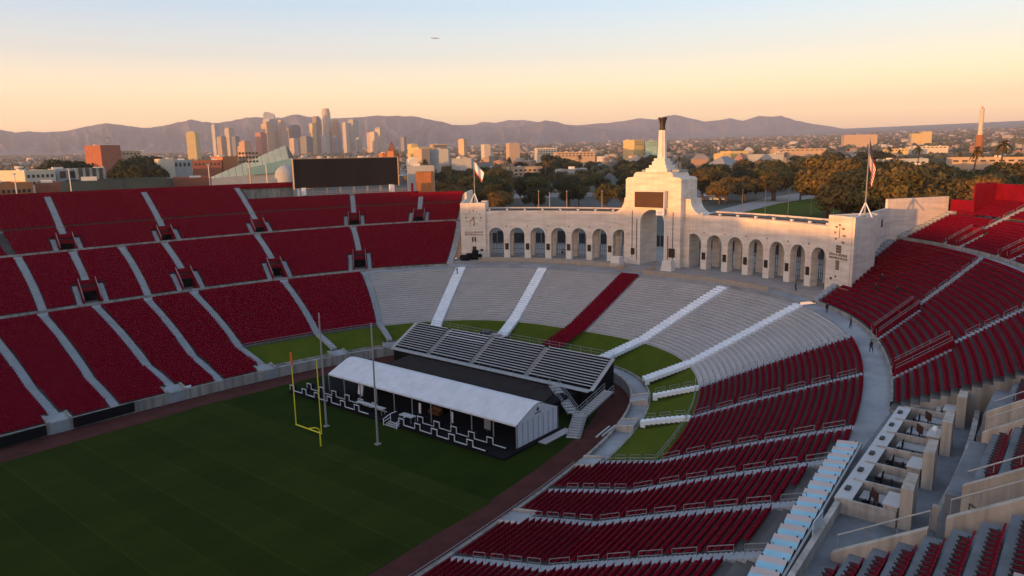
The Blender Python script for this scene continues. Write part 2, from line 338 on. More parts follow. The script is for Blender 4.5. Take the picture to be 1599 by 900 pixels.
# A and B: grass bank and bleachers in the east
for sgn in (1, -1):
    A5 = line_fn('A', N_AB[5]) if sgn > 0 else line_fn('A', S_AB[5])
    terrace(mbs['A'], 'A', A5, lambda t: sgn*W_END, K=22)
    B7 = line_fn('B', N_AB[7] if sgn > 0 else S_AB[7])
    terrace(mbs['B'], 'B', B7, lambda t: sgn*W_END, K=28)
terrace(mbs['A'], 'A', lambda t: W_END, lambda t: 2*math.pi-W_END, K=40)
terrace(mbs['B'], 'B', lambda t: W_END, lambda t: 2*math.pi-W_END, K=40)
ble = MB(); terrace(ble, 'B', line_fn('B', S_AB[7]), line_fn('B', N_AB[7]), K=60)
CLUB_W, CLUB_E = R(-97.0), R(-62.4)
for tier, NL, NE, SL, SE, TN, TS in (('C', N_C, N_CEND, S_C, S_CEND, TUN_C_N, TUN_C_S), ('D', N_D, N_DEND, S_D, S_DEND, TUN_D_N, TUN_D_S)):
    for sgn, LL, EE, TT in ((1, NL, NE, TN), (-1, SL, SE, TS)):
        lines = [(line_fn(tier, EE), 0)]
        for i in sorted(range(len(LL)), reverse=True):
            f = line_fn(tier, LL[i])
            if i in TT: lines += [(shift_fn(tier, f, -sgn*TUN_W/2), 0), (shift_fn(tier, f, sgn*TUN_W/2), 1)]
            else: lines.append((f, 0))
        lines.append(((lambda t, s=sgn: s*W_END), 0))
        for (fa, _), (fb, isT) in zip(lines[:-1], lines[1:]):
            mid = math.degrees((fa(0)+fb(0))/2)
            r1 = TIER[tier][2] if tier == 'C' else d_limit(mid)
            if sgn < 0 and tier == 'C' and mid < -60.2: continue          # club section stands there
            terrace(mbs[tier], tier, fa, fb, TUN_ROWS[tier] if isT else 0, r1)
    for wa, wb, lo in ((W_END, R(168), 0), (R(168), R(252), 3), (R(252), 2*math.pi-W_END, 0)): terrace(mbs[tier], tier, lambda t: wa, lambda t: wb, 0, TIER[tier][2]-(lo if tier == 'D' else 0), K=int((wb-wa)/R(4)))  # unseen south-west top rows left out so low sun reaches the far seats
mbs['A'].build('front_terrace', M['terrace'], bowl); mbs['B'].build('lower_terrace', M['terrace'], bowl)
mbs['C'].build('middle_terrace', M['terrace'], bowl); mbs['D'].build('upper_terrace', M['terrace'], bowl)
ble.build('bleacher_terrace', M['riser'], bowl)
# --- walkways
def band(mb, l0, l1, p0, p1, K, z0=None, z1=None):
    for k in range(K):
        a, b = lerp(p0, p1, k/K), lerp(p0, p1, (k+1)/K)
        mb.quad(ring_pt(l0, a, z0), ring_pt(l0, b, z0), ring_pt(l1, b, z1), ring_pt(l1, a, z1))
mb = MB(); band(mb, L_W1, L_W1B, R(35.3), R(360-33.5), 120, 12.0, 12.0); band(mb, L_W1, L_W1, R(35.3), R(360-33.5), 120, 11.2, 12.0); mb.build('lower_walkway', M['walk'], bowl)
mb = MB(); band(mb, L_W2, L_W2B, R(38.3), R(360-31), 110, 20.6, 20.6); band(mb, L_W2, L_W2, R(38.3), R(360-31), 110, 19.8, 20.6); mb.build('upper_walkway', M['walk'], bowl)
# pale kerbs in front of the middle and upper tiers and across the gap halfway up
for nm, la, zb, zt, p0, p1 in (('tier_kerb', grow(L_W1B, -.12), 12.0, 12.5, R(35.6), R(61.4)), ('tier_kerb', grow(L_W1B, -.12), 12.0, 12.5, R(61.6), R(84)), ('tier_kerb', grow(L_W1B, -.12), 12.0, 12.55, R(-58.5), R(-33.8)),
                               ('tier_kerb', grow(L_W2B, -.12), 20.6, 21.2, R(38.6), R(84)), ('tier_kerb', grow(L_W2B, -.12), 20.6, 21.2, R(-72), R(-31.4)), ('gap_kerb', mix(L_W2B, L_RIM, 11.25/29), 24.7, 25.22, R(44.5), R(84))):
    mb = MB(); lb_ = grow(la, .22); K = int(abs(p1-p0)/R(1.1)); band(mb, la, la, p0, p1, K, zb, zt); band(mb, la, lb_, p0, p1, K, zt, zt); band(mb, lb_, lb_, p0, p1, K, zb, zt); mb.build(nm, M['wallc'], bowl)
# earthwork under the seating
mb = MB(); prof_ = [(grow(L_WALL, .3), -.1), (grow(L_WALL, .3), .85), (L_BANK, 2.6), (L_W1, 10.6), (L_W1B, 10.8), (L_W2, 12.0), (L_W2B, 18.8), (L_RIM, 29.0)]
for (la, za), (lb_, zb_) in zip(prof_[:3], prof_[1:4]): band(mb, la, lb_, 0, 2*math.pi, 120, za, zb_)
for (la, za), (lb_, zb_) in zip(prof_[3:-1], prof_[4:]): band(mb, la, lb_, R(40), R(360-33), 100, za, zb_-(6 if lb_ is L_RIM else 0))
mb.build('earthwork', M['wallc'], bowl)
# --- front wall, its cap and the strip behind it round the bank
mb = MB()
mb2 = MB()
K = 180
for k in range(K):
    a, b = 2*math.pi*k/K, 2*math.pi*(k+1)/K; o1 = grow(L_WALL, .35)
    mb.quad(ring_pt(L_WALL, a, 0), ring_pt(L_WALL, b, 0), ring_pt(L_WALL, b, 1.75), ring_pt(L_WALL, a, 1.75))
    mb.quad(ring_pt(L_WALL, a, 1.75), ring_pt(L_WALL, b, 1.75), ring_pt(o1, b, 1.75), ring_pt(o1, a, 1.75))
    mb.quad(ring_pt(o1, a, 1.75), ring_pt(o1, b, 1.75), ring_pt(o1, b, .9), ring_pt(o1, a, .9))
mb.build('field_wall', M['wallc'], bowl)
ps0 = line_fn('A', S_AB[5])(0); ps1 = line_fn('A', N_AB[5])(0)
band(mb2, grow(L_WALL, .35), grow(L_WALL, 2.6), ps0, ps1, 90, 1.25, 1.25); mb2.build('bank_walk', M['walk'], bowl)
mb = MB(); o0 = grow(L_WALL, 2.6); o1 = grow(L_WALL, 2.85); band(mb, o0, o0, ps0, ps1, 90, 1.25, 1.6); band(mb, o0, o1, ps0, ps1, 90, 1.6, 1.6); band(mb, o1, o1, ps0, ps1, 90, 1.6, .9); mb.build('bank_kerb', M['wallc'], bowl)
# grass bank
mb = MB(); NT = 8
for i in range(NT):
    for k in range(90):
        def gp(t, u):
            l = mix(grow(L_WALL, 2.85, 1.5), L_BANK, t); f0 = lerp(ps0, line_fn('A', S_AB[5])(1), t); f1 = lerp(ps1, line_fn('A', N_AB[5])(1), t)
            return ring_pt(l, lerp(f0, f1, u), 1.5+2.3*t**1.3)
        mb.quad(gp(i/NT, k/90), gp(i/NT, (k+1)/90), gp((i+1)/NT, (k+1)/90), gp((i+1)/NT, k/90))
bank = mb.build('grass_bank', M['lawn'], origin=(0, 0, 0), smooth=True); tag(bank, kind='structure')
# --- rim: parapet, back wall down to the ground, step walls at the ends
def rim_piece(a, b, rows, h, K):
    mb = MB(); mr = MB()
    t = rows/29; l = mix(L_W2B, L_RIM, t); l2 = grow(l, .4); z = lerp(L_W2B[3], L_RIM[3], t)
    for k in range(K):
        p, q = lerp(a, b, k/K), lerp(a, b, (k+1)/K)
        mr.quad(ring_pt(l, p, z-.4), ring_pt(l, q, z-.4), ring_pt(l, q, z+h), ring_pt(l, p, z+h))
        mr.quad(ring_pt(l, p, z+h), ring_pt(l, q, z+h), ring_pt(l2, q, z+h), ring_pt(l2, p, z+h))
        mb.quad(ring_pt(l2, p, z+h), ring_pt(l2, q, z+h), ring_pt(l2, q, 8), ring_pt(l2, p, 8))
    for p in (a, b):
        mr.quad(ring_pt(l, p, z-6), ring_pt(l2, p, z-6), ring_pt(l2, p, z+h), ring_pt(l, p, z+h))
    mb.build('outer_wall', M['wallc'], bowl); mr.build('rim_parapet', M['redwall'], bowl)
rim_piece(R(55.7), R(168), 29, 1.0, 64); rim_piece(R(168), R(252), 26, .15, 40); rim_piece(R(252), R(360-38), 29, 1.0, 46)  # south-west rim shaped lower, out of view, to let the low sun through
rim_piece(R(44.6), R(55.7), 20, .25, 14); rim_piece(R(39.0), R(44.6), 17, 1.3, 8)
rim_piece(R(-38), R(-34), 19, 3.6, 4); rim_piece(R(-34), R(-31.5), 13, 2.6, 3)
# radial step walls where the rim changes height
def radial_wall(name, psi, r0, r1, h, mt, w_=.35):
    mb = MB()
    for j in range(r0, r1):
        t0, t1 = j/29, (j+1)/29; P0, P1 = ring_pt(mix(L_W2B, L_RIM, t0), psi), ring_pt(mix(L_W2B, L_RIM, t1), psi)
        d = (P1-P0); d.z = 0; d.normalize(); nrm = Vector((-d.y, d.x, 0))*w_/2
        zt = lerp(L_W2B[3], L_RIM[3], r1/29)+h
        mb.prism([P0-nrm+Vector((0, 0, -1)), P0+nrm+Vector((0, 0, -1)), P1+nrm+Vector((0, 0, -1)), P1-nrm+Vector((0, 0, -1))], (0, 0, zt-P0.z+1))
    return mb.build(name, mt, bowl)
radial_wall('step_wall', R(-34), 13, 19, 3.55, M['redwall']); radial_wall('step_wall', R(-38), 19, 29, .95, M['redwall'])
radial_wall('step_wall', R(44.6), 17, 20, 2.6, M['redwall'])
# --- aisles
SE_PAIRS = []
for LST in (N_AB, S_AB):
    for i, pr in enumerate(LST):
        wd = 1.3 if LST is N_AB else 1.1
        if i <= 5: aisle_mesh('A', line_fn('A', pr), wd, r0=3 if i in (1, 3, 5) else 0).build('aisle_steps', M['aisle'], bowl)
        aisle_mesh('B', line_fn('B', pr), wd).build('aisle_steps', M['aisle'], bowl)
        if i > 5: aisle_mesh('A', line_fn('A', pr), 1.0, r0=4, lift=.25, sub=1).build('bank_steps', M['white'] if LST is S_AB else M['aisle'], bowl)
for i, pr in enumerate(BL[:2]+[(-a, -b) for a, b in BL[:2]]):
    aisle_mesh('B', line_fn('B', pr), 2.3, lift=.10, sub=1).build('white_steps', M['white'], bowl); aisle_mesh('A', line_fn('A', pr), 2.3, r0=3, lift=.30, sub=1).build('white_steps', M['white'], bowl)
for LST, SG in ((N_C, 1), (S_C, -1)):
    for i, pr in enumerate(LST):
        if SG < 0 and i < 5: continue
        r0 = TUN_ROWS['C'] if (i in (TUN_C_N if SG > 0 else TUN_C_S)) else 0
        aisle_mesh('C', line_fn('C', pr), 1.35, r0=r0).build('aisle_steps', M['aisle'], bowl)
        if r0:
            for s in (-1, 1): aisle_mesh('C', shift_fn('C', line_fn('C', pr), s*(TUN_W/2+.75)), .9, r1=r0).build('aisle_steps', M['aisle'], bowl)
for LST, SG in ((N_D, 1), (S_D, -1)):
    for i, pr in enumerate(LST):
        if i in (1, 0): continue
        r0 = TUN_ROWS['D'] if (i in (TUN_D_N if SG > 0 else TUN_D_S)) else 0
        lim = d_limit(math.degrees(pr[0])-SG*1.0)
        aisle_mesh('D', line_fn('D', pr), 1.35, r0=r0, r1=lim).build('aisle_steps', M['aisle'], bowl)
        if r0:
            for s in (-1, 1): aisle_mesh('D', shift_fn('D', line_fn('D', pr), s*(TUN_W/2+.75)), .9, r1=r0).build('aisle_steps', M['aisle'], bowl)
# kerb beside the peristyle at the ends of the middle and upper tiers
for tier, EE, rmax in (('C', N_CEND, 20), ('C', S_CEND, 20), ('D', N_DEND, 17), ('D', S_DEND, 13)):
    f = line_fn(tier, EE); aisle_mesh(tier, f, 1.5, r1=rmax, lift=.3, sub=1).build('end_kerb', M['aisle'], bowl)
# west end wall of the middle tier beside the concourse
mb = MB(); f = line_fn('C', S_C[4]); l0, l1, n = TIER['C']
for j in range(n): mb.quad(ring_pt(mix(l0, l1, j/n), f(j/n), 11.8), ring_pt(mix(l0, l1, (j+1)/n), f((j+1)/n), 11.8), ring_pt(mix(l0, l1, (j+1)/n), f((j+1)/n), lerp(l0[3], l1[3], j/n)), ring_pt(mix(l0, l1, j/n), f(j/n), lerp(l0[3], l1[3], j/n)))
mb.build('end_wall', M['wallc'], bowl)
# --- tunnels
def tunnel(tier, pair, rows, sgn):
    f = line_fn(tier, pair); l0, l1, n = TIER[tier]; zf = {'C': 12.0, 'D': 20.6}[tier]; te = rows/n; ze = lerp(l0[3], l1[3], te)
    t = MB(); fl = MB(); hd = MB(); rl = MB()
    fa, fb = shift_fn(tier, f, -TUN_W/2), shift_fn(tier, f, TUN_W/2)
    P = lambda g, tt, z: ring_pt(mix(l0, l1, tt), g(tt), z)
    fl.quad(P(fa, 0, zf+.02), P(fb, 0, zf+.02), P(fb, te, zf+.02), P(fa, te, zf+.02))
    for g in (fa, fb):
        o = P(g, 0, 0); e = P(g, te, 0); d = (e-o).normalized(); nr = Vector((-d.y, d.x, 0))*.12
        poly = [P(g, 0, zf-.2)-nr, P(g, te, zf-.2)-nr, P(g, te, ze+.95)-nr, P(g, .02, l0[3]+1.0)-nr]
        t.prism(poly, nr*2)
        for k in range(2):
            rl.cyl(P(g, .02, l0[3]+1.15+.35*k), P(g, te, ze+1.1+.35*k), .035, n=5)
        for k in range(4): rl.cyl(P(g, te*k/3, lerp(l0[3], ze, k/3)+.8), P(g, te*k/3, lerp(l0[3], ze, k/3)+1.5), .03, n=5)
    a, b = P(fa, te, ze-.5), P(fb, te, ze-.5); dd = P(f, te, 0)-P(f, te-.05, 0); dd.normalize()
    hd.prism([a, b, b+Vector((0, 0, 1.5)), a+Vector((0, 0, 1.5))], dd*.3)
    hd.prism([P(fa, te*.62, ze-.9), P(fb, te*.62, ze-.9), P(fb, te*.62, ze-.2), P(fa, te*.62, ze-.2)], dd*.25)
    tn = MB(); tn.quad(P(fa, te, zf), P(fb, te, zf), P(fb, te, ze-.5), P(fa, te, ze-.5))  # black sheet paints the darkness inside the tunnel
    root = t.build('tunnel', M['redwall'], bowl)
    hd.build('tunnel_header', M['redwall'], root); fl.build('tunnel_floor', M['walk'], root); rl.build('tunnel_railing', M['rail'], root); tn.build('tunnel_mouth_shade', M['black'], root)
for i in TUN_C_N: tunnel('C', N_C[i], 7, 1)
for i in TUN_C_S: tunnel('C', S_C[i], 7, -1)
for i in TUN_D_N: tunnel('D', N_D[i], 6, 1)
for i in TUN_D_S: tunnel('D', S_D[i], 6, -1)
# --- field gates: beige cheek walls through the first rows
for LST in (N_AB, S_AB):
    for i in (1, 3, 5, 6, 7):
        f = line_fn('A', LST[i])
        for s in (-1, 1):
            g = shift_fn('A', f, s*1.5); p, q = tier_pt('A', -.04, g(0)), tier_pt('A', .22, g(.22)); d = (q-p); d.z = 0; d.normalize(); nr = Vector((-d.y, d.x, 0))*.2
            mb = MB(); mb.prism([p-nr+Vector((0, 0, -1.2)), p+nr+Vector((0, 0, -1.2)), q+nr+Vector((0, 0, -1.5)), q-nr+Vector((0, 0, -1.5))], (0, 0, 1.75))
            mb.build('gate_wall', M['beige'] if LST is S_AB else M['wallc'], bowl)
        mb = MB(); mb.prism([tier_pt('A', -.05, shift_fn('A', f, -1.3)(0))+Vector((0, 0, -1.4)), tier_pt('A', -.05, shift_fn('A', f, 1.3)(0))+Vector((0, 0, -1.4)), tier_pt('A', .22, shift_fn('A', f, 1.3)(.2))+Vector((0, 0, -1.7)), tier_pt('A', .22, shift_fn('A', f, -1.3)(.2))+Vector((0, 0, -1.7))], (0, 0, 1.75))
        mb.build('gate_landing', M['walk'], bowl)
# black ribbon boards on the north wall
for x0, x1 in ((26.0, 35.0), (38.6, 47.4)):
    mb = MB(); y0 = 35.18
    mb.box(((x0+x1)/2, y0, 1.0), (x1-x0, .22, 1.5)); mb.build('ribbon_board', M['black'], bowl)
mb = MB(); mb.box((56.3, 35.35, 1.3), (1.0, .15, 1.5)); mb.build('white_panel', M['white'], bowl)
# --- seats
stN, stS = [], []
for LST, acc, lim0, sg in ((N_AB, stN, R(79), 1), (S_AB, stS, R(-82), -1)):
    fs = [line_fn('A', p) for p in LST]; fB = [line_fn('B', p) for p in LST]
    fw = lambda t, s=sg: s*(R(84))
    for i in range(-1, 5):
        a = fw if i < 0 else fs[i]
        g0 = .75
        for j in range(14):
            gg = 1.85
            e0 = gg if (j < 3 and i in (1, 3)) else .72; e1 = gg if (j < 3 and (i+1) in (1, 3, 5)) else .72
            if sg > 0: e0, e1 = e1, e0
            seats_between('A', [j], a, fs[i+1], e0, e1, acc)
    for i in range(-1, 7):
        a = fw if i < 0 else fB[i]
        seats_between('B', range(25), a, fB[i+1], .72, .72, acc)
def c_seats(tier, LST, EE, TT, sg, acc, imin):
    fs = [line_fn(tier, p) for p in LST]+[line_fn(tier, EE)]; n = TIER[tier][2]; rt = TUN_ROWS[tier]
    for i in range(imin, len(fs)-1):
        mid = math.degrees((fs[i](0)+fs[i+1](0))/2); lim = n if tier == 'C' else d_limit(mid)
        for j in range(lim):
            big = TUN_W/2+1.35
            e0 = big if (i in TT and j < rt) else .72
            e1 = big if ((i+1) in TT and j < rt) else (.9 if i+1 == len(fs)-1 else .72)
            if j in (11,) and tier == 'D': continue                    # cross gap halfway up
            if sg > 0: e0, e1 = e1, e0
            seats_between(tier, [j], fs[i], fs[i+1], e0, e1, acc)
c_seats('C', N_C, N_CEND, TUN_C_N, 1, stN, 0); c_seats('C', S_C, S_CEND, TUN_C_S, -1, stS, 4)
c_seats('D', N_D, N_DEND, TUN_D_N, 1, stN, 0); c_seats('D', S_D, S_DEND, TUN_D_S, -1, stS, 4)
cs = []; f0 = line_fn('B', BL[2]); fm = lambda s: (lambda t: s*dpsi(mix(L_BANK, L_W1, t), 0.0, 2.4))
seats_between('B', range(25), fm(-1), fm(1), .15, .15, cs, pitch=.50)
fmA = lambda s: (lambda t: s*dpsi(mix(TIER['A'][0], L_BANK, t), 0.0, 2.4))
seats_between('A', range(3, 14), fmA(-1), fmA(1), .15, .15, cs, pitch=.50)
def clear(arr, test): return [a[~test(a)] for a in arr]
stS = clear(stS, lambda a: ((a[:, 0] > 38) & (a[:, 0] < 69.0) & (a[:, 1] < -62.4)) | ((a[:, 0] < 82) & (a[:, 1] < -65.3)))
for nm, arr, lb in (('stadium_seats', stN, 'crimson stadium seats filling the far stand below the skyline'), ('stadium_seats', stS, 'crimson stadium seats of the curving stand beside the loge boxes'), ('stadium_seats', cs, 'crimson seats in a strip down the middle of the plain bleachers')):
    o = link(nm, seat_mesh(nm, arr, M['seat'])); tag(o, lb, 'seats', kind='stuff')
# --- bleacher benches
mb = MB()
lines = [line_fn('B', S_AB[7])]+[line_fn('B', (-a, -b)) for a, b in BL[:2]]+[fm(-1), fm(1)]+[line_fn('B', p) for p in BL[1::-1]]+[line_fn('B', N_AB[7])]
hw = [.8, 1.6, 1.6, .3, .3, 1.6, 1.6, .8]
for i in (0, 1, 2, 4, 5, 6):
    for j in range(25):
        t = (j+.22)/25; lv0, lv1 = mix(L_BANK, L_W1, t), grow(mix(L_BANK, L_W1, t), .56); z = lerp(4, 12, j/25)+.17
        a = lines[i](t)+dpsi(lv0, lines[i](t), hw[i]); b = lines[i+1](t)-dpsi(lv0, lines[i+1](t), hw[i+1]); K = max(3, int((b-a)/R(1.5)))
        band(mb, lv0, lv1, a, b, K, z, z); band(mb, lv0, lv0, a, b, K, z-.09, z); band(mb, lv1, lv1, a, b, K, z-.09, z)
be = mb.build('bleacher_benches', M['bench'], origin=(0, 0, 0)); tag(be, 'plain grey bench rows below the arched colonnade', 'benches', kind='stuff')
# --- handrails down the south aisles and the bank stairs
def handrail(tier, f, off, t0, t1, h=.95, mt='rail'):
    l0, l1, n = TIER[tier]; g = shift_fn(tier, f, off) if off else f
    a, b = tier_pt(tier, t0, g(t0)), tier_pt(tier, t1, g(t1)); mb = MB()
    for k in (h, h*.55): mb.cyl(a+Vector((0, 0, k)), b+Vector((0, 0, k)), .030, n=5)
    for p in (a, b): mb.cyl(p, p+Vector((0, 0, h)), .028, n=5)
    mb.build('handrail', M[mt], bowl)
for i, pr in enumerate(S_AB):
    if i < 1: continue
    if i <= 5:
        for k in range(4): handrail('A', line_fn('A', pr), .01, .25+.19*k, .25+.19*k+.13)
    else:
        for k in range(3): handrail('A', line_fn('A', pr), .8, .32+.22*k, .32+.22*k+.15, mt='rail')
    for k in range(7): handrail('B', line_fn('B', pr), .01, .02+.14*k, .02+.14*k+.10)
for pr in S_C[5:7]:
    for k in range(5): handrail('C', line_fn('C', pr), .01, .44+.115*k, .44+.115*k+.085)
for pr in S_D[6:8]:
    for k in range(6): handrail('D', line_fn('D', pr), .01, .30+.11*k, .30+.11*k+.085)
for pr in N_AB[3:8]:
    for k in range(5): handrail('B', line_fn('B', pr), .01, .05+.19*k, .05+.19*k+.12)
def ring_rail(name, lv, p0, p1, z, mt, h=1.0, step=2.0, bars=2):
    L = sum((ring_pt(lv, lerp(p0, p1, (k+1)/40))-ring_pt(lv, lerp(p0, p1, k/40))).length for k in range(40)); n = max(2, int(L/step)); mb = MB()
    for k in range(n):
        a, b = ring_pt(lv, lerp(p0, p1, k/n), z), ring_pt(lv, lerp(p0, p1, (k+1)/n), z)
        for q in range(bars): mb.cyl(a+Vector((0, 0, h*(q+1)/bars)), b+Vector((0, 0, h*(q+1)/bars)), .035, n=4)
        mb.cyl(a, a+Vector((0, 0, h)), .035, n=4)
    return mb.build(name, mt, bowl)
ring_rail('wall_railing', grow(L_WALL, .2), R(-80), R(-55.5), 1.7, M['rail'], .6, 2.4)
ring_rail('bank_railing', grow(L_BANK, -.4), R(-57), R(-40.5), 3.9, M['rail'], .8, 2.2)
ring_rail('bank_railing', grow(L_BANK, -.4), R(41), R(57), 3.9, M['rail'], .8, 2.2)
# bank end railing along the last front aisle
handrail('A', line_fn('A', S_AB[5]), -1.0, .3, 1.0, 1.0); handrail('A', line_fn('A', N_AB[5]), 1.0, .3, 1.0, 1.0)
# ------------------------------------------------------------------ playing field
def sheet(name, poly, z, m, kind='structure'):
    mb = MB(); mb.add([(x, y, z) for x, y in poly], [tuple(range(len(poly)))]); o = mb.build(name, m, origin=(0, 0, z)); tag(o, kind=kind); return o
ringp = lambda lv, n=120: [tuple(ring_pt(lv, 2*math.pi*k/n))[:2] for k in range(n)]
sheet('track', ringp(grow(L_WALL, .3)), 0.0, M['track'])
sheet('sideline_grass', ringp((101.0, 29.9, 4.0, 0)), .006, M['field2'])
sheet('playing_field', [(-60, -29.5), (58.3, -29.5), (58.3, 29.5), (-60, 29.5)], .012, M['field'])
# ------------------------------------------------------------------ plaza and peristyle
PC, RF, ZP, ZW = 75.8, 76.5, 12.9, 24.8
def pol(adeg, r, z): a = R(adeg); return Vector((PC+r*math.cos(a), r*math.sin(a), z))
def text_part(name, body, size, M4, mt, parent, depth=.04):
    cu = bpy.data.curves.new(name, 'FONT'); cu.body = body; cu.size = size; cu.extrude = depth; cu.align_x = 'CENTER'; cu.align_y = 'CENTER'; cu.resolution_u = 2
    t = bpy.data.objects.new(name, cu); col.objects.link(t); dg = bpy.context.evaluated_depsgraph_get()
    me = bpy.data.meshes.new_from_object(t.evaluated_get(dg)); bpy.data.objects.remove(t); me.materials.clear(); me.materials.append(mt)
    me.transform(M4); o = bpy.data.objects.new(name, me); col.objects.link(o); o.parent = parent; o.location = -world_loc(parent)
    return o
mb = MB(); band(mb, grow(L_W1, 3.0), grow(L_RIM, 3), R(-33), R(35.3), 60, ZP, ZP); band(mb, grow(L_W1, 3.0), grow(L_W1, 3.0), R(-33), R(35.3), 60, 12.0, ZP)
tag(mb.build('plaza', M['plaza'], origin=(0, 0, 0)), kind='structure')
mb = MB(); band(mb, L_W1, grow(L_W1, 3.0), R(-33.4), R(35.3), 60, 12.45, 12.45); band(mb, L_W1, L_W1, R(-33.4), R(35.3), 60, 11.4, 12.45)
tag(mb.build('plaza_ledge', M['walk'], origin=(0, 0, 0)), kind='structure')
peri = empty('peristyle', (152, 0, ZP), 'cream concrete arcade with tall central arch tower and torch above the bleachers', 'arcade')
DEPTH, HO, SPR = 6.0, 1.89, 5.86
BAY = [7.09+4*k for k in range(7)]
def arch_bay(mb, ac, hd, ho, spr, top, r0, r1, NA=12):
    """one bay of wall with a round-headed opening, bent round the arc"""
    dg = lambda m: math.degrees(m/RF)
    pts = [(ac+dg(ho*math.cos(math.pi*k/NA)), ZP+spr+ho*math.sin(math.pi*k/NA)) for k in range(NA+1)]     # from +ho to -ho
    for r, fl in ((r0, 1), (r1, -1)):
        q = lambda a, b, c, d: mb.quad(*((pol(a[0], r, a[1]), pol(b[0], r, b[1]), pol(c[0], r, c[1]), pol(d[0], r, d[1]))[::fl]))
        al, ar = ac-dg(ho), ac+dg(ho)
        for lo, hi in ((ac-hd, al), (ar, ac+hd)):
            q((lo, ZP), (hi, ZP), (hi, ZP+spr), (lo, ZP+spr)); q((lo, ZP+spr), (hi, ZP+spr), (hi, top), (lo, top))
        for k in range(NA): q(pts[k+1], pts[k], (pts[k][0], top), (pts[k+1][0], top))
    for k in range(NA): mb.quad(pol(pts[k][0], r0, pts[k][1]), pol(pts[k+1][0], r0, pts[k+1][1]), pol(pts[k+1][0], r1, pts[k+1][1]), pol(pts[k][0], r1, pts[k][1]))
    for a in (pts[0][0], pts[-1][0]): mb.quad(pol(a, r0, ZP), pol(a, r1, ZP), pol(a, r1, ZP+spr), pol(a, r0, ZP+spr))
def arc_box(mb, a0, a1, r0, r1, z0, z1, K=1):
    for k in range(K):
        b0, b1 = lerp(a0, a1, k/K), lerp(a0, a1, (k+1)/K)
        P = [pol(a, r, z) for z in (z0, z1) for a, r in ((b0, r0), (b1, r0), (b1, r1), (b0, r1))]
        fs = [(0, 3, 2, 1), (4, 5, 6, 7), (0, 1, 5, 4), (2, 3, 7, 6)]
        if k == 0: fs.append((0, 4, 7, 3))
        if k == K-1: fs.append((1, 2, 6, 5))
        mb.add(P, fs)
gatemat = mat('blue_grey_gate', (.10, .115, .135), rough=.5, metal=.3, var=.15, scale=1)
